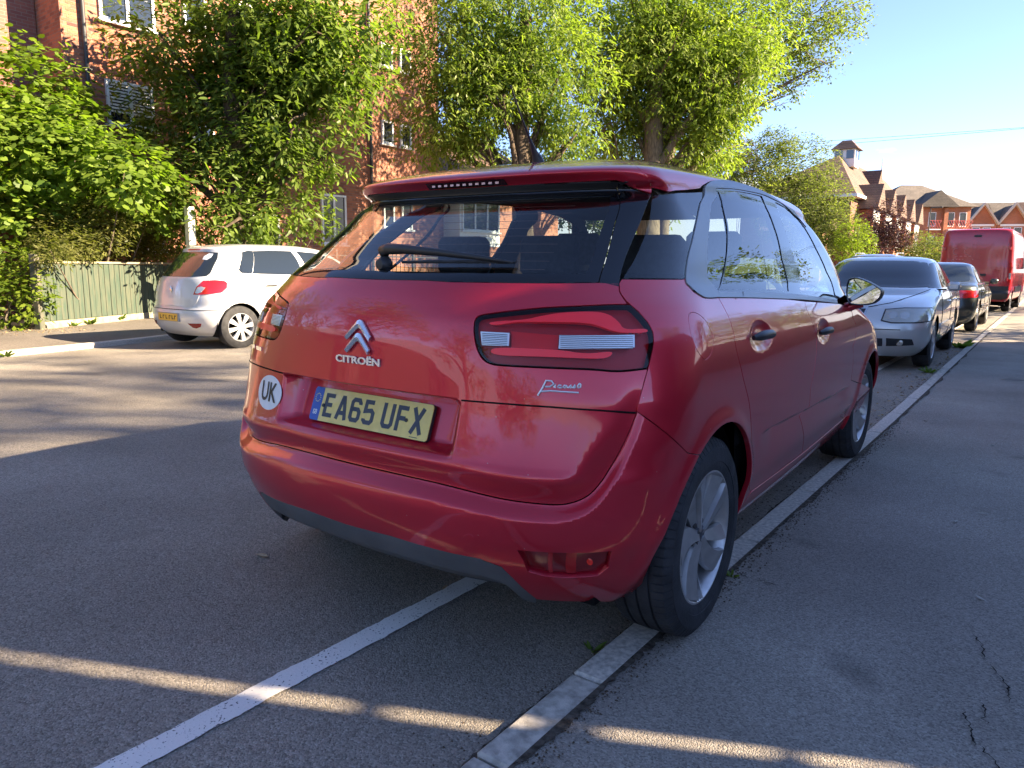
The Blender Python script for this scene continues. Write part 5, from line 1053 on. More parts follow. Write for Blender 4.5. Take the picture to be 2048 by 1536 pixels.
    for sg in (1,-1):
        for hy in (.79,3.575):
            mb=MB(); pr=[(-.36*sg,.05),(-.36*sg,.40),(-.055*sg,.402)]; mb.lathe(pr,20,'X',c=(sg*.895,hy,.312),arc=np.linspace(.0,math.pi-.12,20)); 
            # drop the face closing the arc
            mb.f=[f for f in mb.f if not (max(f)>=19*3 and min(f)<3)]
            mb.build('wheel_well',dark_void,root,fix=False)
    # cabin: floor, seats
    MB().box((-.66,.42,.55),(.66,3.3,.58)).box((-.68,.3,.60),(.68,.9,.78)).build('cabin_floor',lining_dark,root)
    def seat(x,y,w,hb):
        mb=MB(); mb.bbox((x-w/2,y,.62),(x+w/2,y+.5,.80),.05); mb.bbox((x-w/2,y-.10,.75),(x+w/2,y+.06,hb),.05)
        s=mb.build('seat',seat_cloth,root,smooth=40)
        MB().bbox((x-.13,y-.10,hb+.03),(x+.13,y-.0,hb+.20),.04).build('headrest',seat_cloth,s,smooth=40)
    for x in (-.46,0,.46): seat(x,1.25,.44,1.10)
    for x in (-.38,.38): seat(x,2.15,.50,1.16)
    mb=MB(); mb.box((-.72,2.95,.85),(.72,3.35,1.03)); mb.build('dashboard',lining_dark,root)
    mb=MB(); mb.lathe([(-.012,.175),(0,.19),(.012,.175),(0,.16),(-.012,.175)],24,'Y',c=(.38,2.82,.98)); mb.build('steering_wheel',plastic_black,root,smooth=60)
    # --- wheels
    def wheel(x,y,z,sg,steer=0):
        w=bpy.data.objects.new('wheel',None); link(w,root); w.location=(x,y,z); w.rotation_euler=(0,0,steer+(0 if sg>0 else math.pi)); w.empty_display_size=.1
        prof=[(-.095,.215),(-.104,.24),(-.107,.275),(-.098,.305),(-.086,.322),(-.070,.3255),(-.048,.3262),(-.047,.319),(-.040,.319),(-.039,.3265),(-.004,.3268),(-.003,.319),(.004,.319),(.005,.3268),(.039,.3265),(.040,.319),(.047,.319),(.048,.3262),(.070,.3255),(.086,.322),(.098,.305),(.103,.294),(.105,.2935),(.107,.275),(.106,.250),(.104,.249),(.103,.235),(.095,.215)]
        mb=MB(); V=[];F=[];m=len(prof); A=[]
        for k in range(72): A+= [(k*5.0,0),(k*5.0+3.9,0),(k*5.0+4.05,1),(k*5.0+4.85,1)]
        for a,cut in A:
            a=math.radians(a)
            for i,(px,r) in enumerate(prof):
                if cut and (abs(px)>.06 and r>.30): r-=.0055
                V.append((px,r*math.cos(a),r*math.sin(a)))
        n=len(A)
        for i in range(n):
            j=(i+1)%n
            for k in range(m-1): F.append((i*m+k,i*m+k+1,j*m+k+1,j*m+k))
        mb.add(V,F); mb.build('tyre',rubber,w,smooth=35)
        mb=MB(); mb.lathe([(.088,.219),(.096,.2215),(.097,.213),(.088,.206),(.06,.2),(-.02,.19),(-.09,.205)],60); mb.build('rim',alloy,w,smooth=40)
        mb=MB(); mb.lathe([(-.02,.0),(-.02,.196)],40); mb.lathe([(.0,.135),(.002,.06),(.03,.05),(.03,0)],32); mb.build('brake_disc',alloy_dark,w,smooth=30)
        # five pairs of blades
        for k in range(5):
            a0=math.radians(90+72*k)
            def blade(r0,r1,w0,w1,sweep,da,h0,h1,tilt,mname,mm):
                b=MB(); nr=8; V=[];F=[]
                for i in range(nr+1):
                    t=i/nr; r=r0+(r1-r0)*t; a=a0+da+sweep*t*t; wd=w0+(w1-w0)*t**1.1
                    for (s_,dz) in ((-.5,-.5*tilt),(.5,.5*tilt),(.56,.5*tilt-.018),(-.56,-.5*tilt-.018)):
                        aa=a+s_*wd/r; V.append((h0+(h1-h0)*t+dz*min(1,wd/.05)-.006*math.sin(math.pi*t),r*math.cos(aa),r*math.sin(aa)))
                for i in range(nr):
                    for q in range(4): F.append((i*4+q,i*4+(q+1)%4,(i+1)*4+(q+1)%4,(i+1)*4+q))
                F.append((0,1,2,3)); F.append(tuple(nr*4+q for q in (3,2,1,0)))
                b.add(V,F); return b.build(mname,mm,w,smooth=35)
            blade(.022,.209,.030,.084,.24,0,.080,.093,.014,'spoke',alloy)
            blade(.030,.209,.022,.050,.12,math.radians(36),.066,.088,-.022,'spoke',alloy)
        mb=MB(); mb.lathe([(.05,.045),(.078,.034),(.079,.0)],24); mb.build('hub_cap',mat('hub_cap_grey',(.07,.07,.075),.4,.5),w,smooth=30)
        for k in range(5):
            a=math.radians(54+72*k); mb=MB(); mb.lathe([(.05,.009),(.07,.009),(.072,.006),(.072,0)],8,c=(0,.050*math.cos(a),.050*math.sin(a))); mb.build('wheel_bolt',alloy_dark,w,smooth=30)
        return w
    wheel(.790,.79,.316,1); wheel(-.790,.79,.316,-1); wheel(.785,3.575,.316+.012,1,math.radians(-2)); wheel(-.785,3.575,.316+.004,-1,math.radians(-2))
    return root,gate,win
hero_root,hero_gate,hero_win=hero()
# ------------------------------------------------------------------ badges, plate and small parts of the people carrier
def strokes_polys(ch):
    """number plate characters as stroke centre lines on a 50 x 79 field (mm)"""
    r=7
    D={'E':[[(43,72),(7,72),(7,7),(43,7)],[(7,41),(36,41)]],
       'F':[[(43,72),(7,72),(7,0)],[(7,40),(36,40)]],
       'A':[[(5,0),(22.5,72),(27.5,72),(45,0)],[(12,22),(38,22)]],
       '6':[[(43,58),(43,62),(36,72),(14,72),(7,64),(7,15),(14,7),(36,7),(43,15),(43,34),(36,42),(7,42)]],
       '5':[[(41,72),(9,72),(8,42),(34,46),(43,38),(43,15),(36,7),(14,7),(7,14),(7,18)]],
       'U':[[(7,79),(7,15),(14,7),(36,7),(43,15),(43,79)]],
       'X':[[(6,79),(44,0)],[(44,79),(6,0)]],
       'G':[[(43,58),(43,64),(36,72),(14,72),(7,64),(7,15),(14,7),(36,7),(43,15),(43,36),(27,36)]],
       'B':[[(7,7),(7,72),(34,72),(42,64),(42,48),(34,41),(7,41)],[(34,41),(43,33),(43,15),(35,7),(7,7)]]}
    return D[ch]
def stroke_mesh(mb,line,w,fn,h0,h1):
    line=[np.array(p,float) for p in line]
    n=len(line); L=[];Rr=[]
    for i,p in enumerate(line):
        if i==0: d=line[1]-p
        elif i==n-1: d=p-line[i-1]
        else:
            a=p-line[i-1]; b=line[i+1]-p; d=a/np.linalg.norm(a)+b/np.linalg.norm(b)
        d=d/np.linalg.norm(d); nn=np.array([-d[1],d[0]]); k=1
        if 0<i<n-1:
            a=(p-line[i-1]); a=a/np.linalg.norm(a); k=1/max(.5,abs(np.dot(nn,np.array([-a[1],a[0]]))))
        L.append(p+nn*w/2*k); Rr.append(p-nn*w/2*k)
    for i in range(n-1):
        q=[L[i],L[i+1],Rr[i+1],Rr[i]]; mb.prism([(a[0],a[1]) for a in q],h0,h1,fn)
def hero_details():
    S=HS; root=hero_root; gate=hero_gate
    # number plate
    yp,zp,t=.1589,.7086,.3528
    pl=bpy.data.objects.new('number_plate',None); link(pl,gate); pl.empty_display_size=.05
    ct,st=math.cos(t),math.sin(t)
    def fn(a,b,h): # a right, b up on plate (m), h outwards
        return (a,yp+b*st-h*ct,zp+b*ct+h*st)
    def rr(w,h,r,n=4):
        out=[]
        for cx,cy,a0 in ((w/2-r,h/2-r,0),(-w/2+r,h/2-r,90),(-w/2+r,-h/2+r,180),(w/2-r,-h/2+r,270)):
            for k in range(n+1): a=math.radians(a0+90*k/n); out.append((cx+r*math.cos(a),cy+r*math.sin(a)))
        return out
    MB().prism(rr(.522,.113,.011),-.010,0,fn).build('plate_backing',plastic_black,pl)
    MB().prism(rr(.520,.111,.010),0.0001,.003,fn).build('plate_face',yellow_plate,pl)
    MB().prism([(-.2535,-.0555),(-.217,-.0555),(-.217,.0555),(-.2535,.0555),(-.2595,.048),(-.2595,-.048)],.0031,.0038,fn).build('euro_band',plate_blue,pl)
    for k in range(12):
        a=2*math.pi*k/12; c=(-.2385+.0115*math.cos(a),.020+.0135*math.sin(a)); MB().prism([(c[0]+.0022*math.cos(q*math.pi*2/5+1.57),c[1]+.0022*math.sin(q*math.pi*2/5+1.57)) for q in range(5)],.0039,.0042,fn).build('star',star_yellow,pl)
    x=-.247
    for ch in 'GB':
        mb=MB()
        for ln in strokes_polys(ch): stroke_mesh(mb,[(x+p[0]*.00017,-.036+p[1]*.00021) for p in ln],.0026,fn,.0039,.0044)
        mb.build('letter',white_print,pl); x+=.0098
    xs=-.2015
    for ch in 'EA65 UFX':
        if ch==' ': xs+=.0225; continue
        mb=MB()
        for k,ln in enumerate(strokes_polys(ch)): stroke_mesh(mb,[(xs+p[0]*.001,-.0395+p[1]*.001) for p in ln],.0138,fn,.0031+k*.0002,.0040+k*.0003)
        mb.build('plate_character',plate_char,pl); xs+=.0605
    for sx in (-.2045,.1655):
        mb=MB(); mb.prism([(sx+.006*math.cos(a),-.003+.006*math.sin(a)) for a in np.linspace(0,2*math.pi,11)[:-1]],.003,.0065,fn); mb.build('screw_cap',plastic_black,pl)
    MB().prism([(.19,-.0505),(.222,-.0505),(.222,-.0485),(.19,-.0485)],.0031,.0035,fn).build('maker_mark',plate_char,pl)
    # chevron badge
    bz=.957; by=.127; bx=-.002
    def fb(a,b,h):
        p=S(np.array([0.]),np.array([S.vz(bz+b)]))[0]; return (bx+a,p[1]-.003-h,bz+b)
    for k,(z0,sc_) in enumerate(((.004,1.0),(-.036,.95))):
        mb=MB(); prof=[]
        hw=.0535*sc_
        out=[(-hw,-.008),(-.010,.037),(0,.0405),(.010,.037),(hw,-.008),(hw-.001,-.0215),(hw-.006,-.0235),(.008,.0125),(0,.0155),(-.008,.0125),(-hw+.006,-.0235),(-hw+.001,-.0215)]
        n=len(out); cen=np.array([0,.008])
        V=[fb(a,z0+b,0) for a,b in out]+[fb(a,z0+b,.004) for a,b in out]
        mid=[((out[i][0]+out[(10-i)%n][0])/2,(out[i][1]+out[(10-i)%n][1])/2) for i in range(5)]
        # ridge line between outer and inner edge
        up=out[:5]; lo=[out[11],out[9],out[8],out[7],out[5]]; dn=[out[10],out[9],out[8],out[7],out[6]]
        rid=[((u[0]+l[0])/2,(u[1]+l[1])/2) for u,l in zip(up,lo)]
        V=[fb(a,z0+b,.0) for a,b in up]+[fb(a,z0+b,.006) for a,b in up]+[fb(a,z0+b,.0115) for a,b in rid]+[fb(a,z0+b,.006) for a,b in dn]+[fb(a,z0+b,0) for a,b in dn]
        F=[(r*5+i,r*5+i+1,(r+1)*5+i+1,(r+1)*5+i) for r in range(4) for i in range(4)]+[(0,5,10,15,20),(4,24,19,14,9)]
        mb.add(V,F).build('chevron_badge',badge_chrome,gate)
    # lettering
    V,F=text_mesh('CITROËN',.0285,.0018,.0004,.0006); w=V[:,0].max()-V[:,0].min(); V[:,0]*=.192/w
    P=[(a-.003,S(0,S.vz(.876))[1]-.004-h+.06*a*a,.876+b*1.05) for a,b,h in V]
    MB().add(P,F).build('brand_lettering',letter_chrome,gate)
    # script name
    def fp(a,b):  # a along 0..1 (x .607-.706), b z offset
        x=.607+.1*a; u,v=S.rear([(x,b)])[0]; p=S(u,v); return p+np.array([.35*.004,-.004,0])
    def tubepts(l,r): return MB().tube([fp(a,.83+.042*b) for a,b in l],r,6)
    lines=[[(.0,-.02),(.1,.5),(.16,.95),(.30,.93),(.36,.75),(.28,.58),(.16,.55)],[(.37,.55),(.41,.75),(.40,.52)],[(.55,.68),(.49,.70),(.46,.58),(.52,.53),(.57,.56)],[(.68,.68),(.62,.70),(.59,.58),(.64,.54),(.68,.68),(.70,.54)],[(.72,.55),(.78,.74),(.80,.6),(.76,.55)],[(.82,.55),(.87,.76),(.89,.62),(.85,.55)],[(.97,.86),(.93,.70),(.95,.58),(1.0,.62),(1.0,.78),(.96,.86)],[(.06,.24),(.3,.32),(.6,.30),(.98,.28)]]
    mb=MB()
    for i,l in enumerate(lines): mb.tube([fp(a,.83+.042*b) for a,b in l],.0024 if i else .0027,6)
    mb.build('script_lettering',letter_chrome,gate)
    mb=MB()
    for i,(x,w) in enumerate(((-.665,.012),(-.612,.007),(-.600,.006),(-.588,.007),(-.572,.008))):
        u,v=S.rear([(-x,.862+.002*i*0)])[0]; p=S(-u,v); mb.box(p+np.array([-w*.6,-.006,-.007]),p+np.array([w*.6,.002,.007]))
    mb.build('engine_lettering',chrome,gate)
    # country sticker
    out=[]
    cx,cz=-.468,.722; pts=[]
    for a in np.linspace(0,2*math.pi,33)[:-1]:
        pts.append((cx+.086*math.cos(a),cz+.058*math.sin(a)))
    uvp=[( -a,b) for a,b in S.rear([(-x,z) for x,z in pts])]
    st=panel('country_sticker',S,uvp,mat('white_sticker',(.8,.8,.8),.35),gate,off=.0016,gap=0,rim=.001,step=.02)
    V,F=text_mesh('UK',.088,.0003,0,.001); w=V[:,0].max()-V[:,0].min(); V[:,0]*=.110/w; P=[]
    for a,b,h in V:
        u,v=S.rear([(-(cx+a),cz+b*1.05)])[0]; p=S(-u,v); P.append(p+np.array([-.0006,-.0030-h,0]))
    MB().add(P,F).build('sticker_letters',mat('sticker_black',(.02,.02,.02),.5),st)
    # rear wiper
    win=hero_win; wp=bpy.data.objects.new('rear_wiper',None); link(wp,win); wp.empty_display_size=.05
    n=np.array([0,-.75,.66])
    def g(x,z,o):
        u,v=S.rear([(abs(x),z)])[0]; return S(u if x>=0 else -u,v)+n*o
    mb=MB(); A=[g(-.055,1.19,.006),g(-.045,1.192,.03),g(-.01,1.19,.042),(g(.06,1.188,.043)),g(.2,1.183,.036),g(.34,1.176,.026),g(.44,1.169,.018)]
    mb.tube(A,[.012,.019,.018,.015,.011,.008,.004],10); mb.build('wiper_arm',plastic_black,wp,smooth=60)
    mb=MB(); mb.lathe([(0,.026),(-.02,.024),(-.034,.016),(-.036,0)],18,'Y',c=g(-.025,1.172,-.005)+np.array([0,.0,0])); mb.build('wiper_pivot',plastic_black,wp,smooth=50)
    mb=MB(); mb.tube([g(x,1.168+.006*math.sin(3*x),.012) for x in np.linspace(.06,.44,12)],.0055,6); mb.build('wiper_blade',rubber,wp)
    # aerial
    ae=MB(); b0=np.array([0,1.07,1.592]); ae.tube([b0+np.array([0,.03,-.012]),b0+np.array([0,.02,.008]),b0+np.array([0,0,.028]),b0+np.array([0,-.025,.06]),b0+np.array([0,-.085,.13]),b0+np.array([0,-.172,.245])],[.028,.022,.013,.0065,.004,.0028],8); ae.build('roof_aerial',plastic_black,root,smooth=60)
    # mirrors
    for sg in (1,-1):
        o=bpy.data.objects.new('door_mirror',None); link(o,root); o.empty_display_size=.05
        out=[(.880,1.135),(.905,1.152),(.935,1.152),(1.005,1.122),(1.052,1.092),(1.056,1.072),(1.045,1.040),(1.010,1.012),(.940,1.004),(.893,1.012),(.880,1.06)]
        out=[(a-.008,b) for a,b in chaikin(out,1)]; c=np.mean(out,0)
        rings=[(2.815,1.0),(2.80,.985),(2.795,.93)],[(2.84,1.02),(2.90,.96),(2.95,.80),(2.985,.55),(3.0,.2)]
        mb=MB(); V=[];n_=len(out); R_=[(2.808,.90),(2.795,.93),(2.796,.985),(2.815,1.02),(2.86,1.02),(2.91,.93),(2.95,.76),(2.98,.5),(2.99,.15)]
        for y,s_ in R_: V+= [(sg*(c[0]+(a-c[0])*s_),y,c[1]+(b-c[1])*s_) for a,b in out]
        F=[(r*n_+i,r*n_+(i+1)%n_,(r+1)*n_+(i+1)%n_,(r+1)*n_+i) for r in range(len(R_)-1) for i in range(n_)]; F.append(tuple((len(R_)-1)*n_+i for i in range(n_)))
        mb.add(V,F); mb.build('mirror_housing',plastic_black,o,smooth=50)
        mb=MB(); mb.add([(sg*(c[0]+(a-c[0])*.92),2.809+.02*(a-c[0]),c[1]+(b-c[1])*.92) for a,b in out],[tuple(range(n_))]); mb.build('mirror_glass',mat('mirror_silver',(.8,.82,.84),.02,1),o)
        mb=MB(); mb.tube([(sg*.865,2.86,.985),(sg*.90,2.87,1.0),(sg*.94,2.88,1.02)],[.03,.024,.03],8); mb.build('mirror_arm',paint_red,o,smooth=60)
hero_details()
# ------------------------------------------------------------------ other vehicles
white_car=mat('white_car_paint',(.58,.59,.60),.3,.1,.5,coat=1,coat_rough=.03,var=.03,vscale=2)
silver_car=mat('silver_car_paint',(.62,.62,.60),.35,.55,.5,coat=1,coat_rough=.03)
green_car=mat('dark_green_car_paint',(.05,.058,.05),.3,.5,.5,coat=1,coat_rough=.03)
grey_car=mat('grey_car_paint',(.16,.165,.17),.3,.5,.5,coat=1,coat_rough=.03)
van_red=mat('van_red_paint',(.40,.014,.028),.35,0,.5,coat=1,coat_rough=.05)
car_glass=mat('dark_car_glass',(.015,.02,.023),.02,0,.9)
head_lens=mat('headlamp_lens',(.42,.40,.34),.12,.35,.6,coat=1)
tail_red=mat('tail_lamp_red',(.48,.012,.016),.15,0,.6,coat=1)
def body_shell(S,root,m,hubs,R,name='body',step=.05,vmin=.004,extra=()):
    holes=[]
    for hy in hubs:
        a=S.side([(hy+R*math.cos(t),max(.315+R*math.sin(t),S.R[0,0]+.012)) for t in np.linspace(-.35,math.pi+.35,20)]); holes+=[a,mir(a)]
    holes+=list(extra)
    hv=[]
    for sg in (1,-1):
        hs=[h for h in holes if np.mean([q[0] for q in h])*sg>0]
        hv.append(panel(name,S,[(0,vmin),(sg*1.0,vmin),(sg*1.0,1.0),(0,1.0)],m,root,holes=hs,gap=0,step=step,rim=0))
    weld(hv)
    for sg in (1,-1):
        for hy in hubs:
            mb=MB(); w=S.R[:,1].max()
            mb.lathe([(-.30*sg,.05),(-.30*sg,R+.012),(-.015*sg,R+.012)],18,'X',c=(sg*w*.97,hy,.315),arc=np.linspace(-.4,math.pi+.4,18)); mb.f=[f for f in mb.f if not (max(f)>=17*3 and min(f)<3)]
            mb.build('wheel_well',dark_void,root,fix=False)
    MB().box((-S.R[:,1].max()*.85,S.R[0,2]+.25,.2),(S.R[:,1].max()*.85,S.R[0,5]-.35,.25)).build('underbody',dark_void,root)
def small_wheel(root,x,y,r,sg,kind,w=.19,steer=0):
    o=bpy.data.objects.new('wheel',None); link(o,root); o.location=(x,y,r); o.rotation_euler=(0,0,steer+(0 if sg>0 else math.pi)); rr=r*.66
    MB().lathe([(-w/2,rr),(-w/2-.005,r*.85),(-w/2+.015,r*.97),(-w/4,r),(w/4,r),(w/2-.015,r*.97),(w/2+.005,r*.85),(w/2,rr)],40).build('tyre',rubber,o,smooth=40)
    MB().lathe([(w/2-.005,rr+.004),(w/2+.003,rr-.006),(w/2-.02,rr-.02),(-w/4,rr-.03)],36).build('rim',alloy if kind!='cap' else mat('hubcap_silver',(.55,.55,.55),.35,.4),o,smooth=40)
    MB().lathe([(.02,rr),(.02,0)],24).build('brake_disc',dark_void,o)
    k=8 if kind=='cap' else 5; mm=MATS['hubcap_silver'] if kind=='cap' else alloy
    for i in range(k):
        a=2*math.pi*i/k+.2; hw=.030 if kind=='cap' else .045; b=MB(); V=[]
        for rad,ww,h in ((.04,hw*.6,w/2-.002),(rr*.6,hw*.85,w/2+.004),(rr-.004,hw*1.15,w/2-.006)):
            for s in (-1,1): V.append((h,rad*math.cos(a)-s*ww*math.sin(a),rad*math.sin(a)+s*ww*math.cos(a)))
        V+= [(p[0]-.03,p[1],p[2]) for p in V]; b.add(V,[(0,1,3,2),(2,3,5,4),(6,8,9,7),(8,10,11,9),(0,2,8,6),(2,4,10,8),(1,7,9,3),(3,9,11,5),(4,5,11,10),(0,6,7,1)]).build('spoke',mm,o)
    MB().lathe([(w/2-.02,.055),(w/2+.006,.045),(w/2+.008,0)],20).build('hub_cap',mm,o,smooth=40)
    return o
def chk(S,l): return l
ARCHS=.34
# --- white hatchback across the road
CLIO=[(.18,.74,.16,.45,2.6,3.85,.5,0),(.26,.80,.07,.45,2.6,3.93,.5,0),(.36,.835,.025,.45,2.7,3.98,.52,0),(.46,.85,.005,.45,2.7,4.02,.55,0),(.54,.855,.012,.45,2.6,4.03,.58,0),(.60,.858,.055,.45,2.6,4.02,.62,0),(.70,.86,.065,.45,2.6,3.98,.7,0),(.80,.858,.08,.47,2.5,3.88,.78,0),(.90,.845,.10,.5,2.5,3.7,.85,0),(.98,.815,.125,.52,2.5,3.35,.8,0),(1.04,.785,.165,.52,2.5,3.1,.7,0),(1.15,.745,.25,.48,2.5,2.95,.62,.004),(1.28,.69,.36,.42,2.5,2.75,.6,.012),(1.36,.64,.44,.36,2.5,2.58,.56,.02),(1.40,.60,.45,.36,2.7,2.48,.52,.02),(1.44,.5,.60,.34,2.5,2.3,.48,.02),(1.465,.32,.85,.3,2.4,2.05,.38,.02),(1.475,0,1.3,.01,2,1.6,.01,.02)]
def hatchback():
    S=Surf(CLIO,.25,.72,(1.5,1.0)); root=thing('hatchback','white five door hatchback parked across the road in front of the fence','car',(-8.33,3.93,.0),math.radians(-1)); root.rotation_euler[1]=0
    body_shell(S,root,white_car,(.62,3.2),.335,step=.045)
    vz=S.vz
    # tailgate, cut as its own panel standing just proud
    q=S.rear([(0,.60),(.50,.60),(.57,.66),(.60,.74),(.645,.86),(.665,.97)]); q2=S.rear([(.665,.985),(.60,1.36),(.3,1.385),(0,1.39)])
    half=q+[q2[0]]; tg=panel('tailgate',S,half+[(0,vz(.985))]+mir([(0,vz(.985))]+half[::-1])[1:-1] if 0 else half+[(0,half[-1][1])]+mir(half)[:-1],white_car,root,off=.006,gap=.001,step=.03,rim=.012)
    wh=S.rear([(0,1.005),(.35,1.005),(.60,1.02),(.615,1.06),(.56,1.27),(.50,1.345),(.3,1.355),(0,1.358)]); rw=panel('rear_window',S,wh+mir(wh)[1:-1],car_glass,root,off=.004,gap=0,step=.03,rim=.006)
    b=S.rear([(.0,1.382),(.16,1.382),(.16,1.398),(0,1.398)]); panel('high_brake_light',S,b+mir(b)[1:-1],tail_red,root,off=.006,gap=0,rim=.004)
    for sg in (1,-1):
        X=(lambda l:l) if sg>0 else mir
        lp=S.rear([(.50,.765),(.53,.87),(.60,.955)])+S.side([(.33,.965),(.42,.955),(.45,.93),(.43,.86),(.36,.80)])+S.rear([(.62,.765)])
        l_=panel('tail_lamp',S,X(lp),tail_red,root,off=.007,gap=0,step=.02,rim=.01)
        cl=S.rear([(.525,.785),(.545,.86),(.60,.875),(.66,.86),(.62,.80),(.57,.78)]); panel('clear_lens',S,X(cl),lamp_clear,l_,off=.010,gap=0,step=.02,rim=.004)
        rf=S.rear([(.44,.37),(.66,.375),(.63,.33),(.55,.305),(.50,.315)]); panel('rear_reflector',S,X(rf),mat('dark_reflector_red',(.2,.01,.012),.25,0,.5),root,off=.006,gap=0,step=.03,rim=.004)
        # side glass
        g1=S.side([(.70,1.06),(.66,1.10),(.80,1.36),(.90,1.385),(.98,1.38),(.86,1.05)]); panel('fixed_pane',S,X(g1),car_glass,root,off=.004,gap=.004,step=.04,rim=.004)
        g2=S.side([(.86,1.05),(.98,1.38),(1.25,1.395),(1.62,1.395),(1.68,1.03)]); panel('rear_door_window',S,X(g2),car_glass,root,off=.004,gap=.006,step=.04,rim=.004)
        g3=S.side([(1.76,1.03),(1.71,1.395),(2.05,1.375),(2.4,1.28),(2.75,1.02)]); panel('front_door_window',S,X(g3),car_glass,root,off=.004,gap=.006,step=.04,rim=.004)
        for ln in ([(.86,1.04),(.90,.9),(.98,.72),(1.02,.6),(1.15,.38),(1.2,.26)],[(1.72,1.02),(1.70,.8),(1.70,.27)],[(.80,1.40),(.72,1.2),(.70,1.05),(.86,1.03)],[(2.72,1.0),(2.76,.8),(2.74,.5)]):
            uv=[(sg*a,b_) for a,b_ in S.side(densify(ln,.05,False))]; MB().tube([S(*w_) for w_ in uv],.005,5).build('panel_joint',dark_void,root)
        fl=S.side([(.50,.83),(.50,.93),(.64,.94),(.66,.92),(.67,.84),(.64,.82)]); uv=[(sg*a,b_) for a,b_ in fl]; pts=[S(*w_) for w_ in uv+uv[:1]]; MB().tube(pts,.004,5).build('fuel_flap_edge',mat('flap_joint_grey',(.25,.26,.27),.6),root)  # grey line along the fuel flap joint
        for y in (1.12,2.1):
            uv=[(sg*a,b_) for a,b_ in S.side([(y-.10,.885),(y-.05,.89),(y+.05,.89),(y+.10,.885)])]; MB().tube([S(*w_)+np.array([sg*.014,0,0]) for w_ in uv],[.008,.015,.015,.008],8).build('door_handle',plastic_black,root,smooth=50)
        for y in (.62,3.2): small_wheel(root,sg*.745,y,.305,sg,'cap',.18)
        MB().bbox((sg*.86-.02,2.45,.98) if sg>0 else (-.86-.14,2.45,.98),(sg*.86+.14,2.58,1.12) if sg>0 else (-.86+.02,2.58,1.12),.04).build('door_mirror',white_car,root,smooth=40)
    # plate recess, plate, emblem, bumper edge
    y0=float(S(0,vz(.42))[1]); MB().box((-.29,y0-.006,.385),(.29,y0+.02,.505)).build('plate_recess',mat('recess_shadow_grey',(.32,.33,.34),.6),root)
    npz=bpy.data.objects.new('number_plate',None); link(npz,root)
    MB().box((-.26,y0-.014,.392),(.26,y0-.007,.496)).build('plate_face',mat('amber_plate',(.70,.42,.05),.4),npz)
    for k,x in enumerate((-.19,-.11,-.03,.06,.14,.21)):
        mb=MB(); mb.box((x-.022,y0-.0165,.415),(x-.008,y0-.0145,.47)); mb.box((x-.008,y0-.0165,.455 if k%2 else .415),(x+.022,y0-.0145,.470 if k%2 else .43)); mb.build('plate_mark',mat('plate_brown',(.10,.06,.02),.6),npz)
    y1=float(S(0,vz(.80))[1])-.012
    mb=MB(); out=[(0,.055),(.034,0),(0,-.055),(-.034,0)]; inn=[(a*.5,b*.5) for a,b in out]
    V=[(a,y1,.83+b) for a,b in out]+[(a,y1-.008,.83+b) for a,b in inn]; mb.add(V,[(i,(i+1)%4,4+(i+1)%4,4+i) for i in range(4)]+[(4,5,6,7)]).build('diamond_emblem',chrome,tg)
    mb=MB()
    for k in range(4): mb.box((-.075+.04*k,y1+.006,.70),(-.075+.04*k+.028,y1+.012,.724))
    mb.build('model_lettering',mat('dull_chrome',(.3,.3,.3),.4,.6),tg)
    mb=MB(); pts=[S(u,vz(.555)) for u in np.linspace(-.2,.2,30)]; mb.tube([p+np.array([0,-.001,0]) for p in pts],.004,5).build('bumper_joint',dark_void,root)
    yy=float(S(0,vz(1.3))[1]); 
    st=S.rear([(.36,1.245),(.44,1.24),(.47,1.28),(.45,1.325),(.38,1.33),(.34,1.29)]); panel('window_sticker',S,st,mat('pale_sticker',(.55,.6,.7),.5),rw,off=.006,gap=0,rim=.001)
    wsx=S.front([(0,1.06),(.5,1.05),(.66,1.05),(.60,1.25),(.52,1.37),(0,1.40)]); weld([panel('windscreen',S,wsx,car_glass,root,off=.004,gap=0,step=.06,rim=0),panel('windscreen',S,mir(wsx),car_glass,root,off=.004,gap=0,step=.06,rim=0)])
hatchback()
# --- saloon shared by the silver and the dark green car
SAL=[(.17,.72,.14,.5,2.8,4.40,.5,0),(.24,.80,.06,.5,2.8,4.47,.5,0),(.36,.862,.012,.5,2.9,4.53,.5,0),(.50,.88,.0,.5,2.9,4.55,.52,0),(.57,.883,.02,.5,2.9,4.54,.55,0),(.66,.885,.045,.5,2.9,4.50,.6,0),(.76,.88,.06,.5,2.9,4.42,.7,0),(.84,.872,.075,.5,2.8,4.22,.9,0),(.90,.858,.09,.5,2.8,3.85,.9,0),(.95,.835,.15,.5,2.7,3.42,.74,0),(.98,.81,.48,.5,2.5,3.24,.64,0),(1.08,.755,.74,.42,2.5,3.02,.6,.005),(1.22,.685,1.0,.36,2.5,2.74,.56,.015),(1.32,.62,1.22,.32,2.5,2.48,.5,.02),(1.36,.565,1.34,.3,2.6,2.34,.46,.02),(1.39,.40,1.55,.24,2.4,2.14,.36,.02),(1.40,0,1.8,.01,2,1.95,.01,.02)]
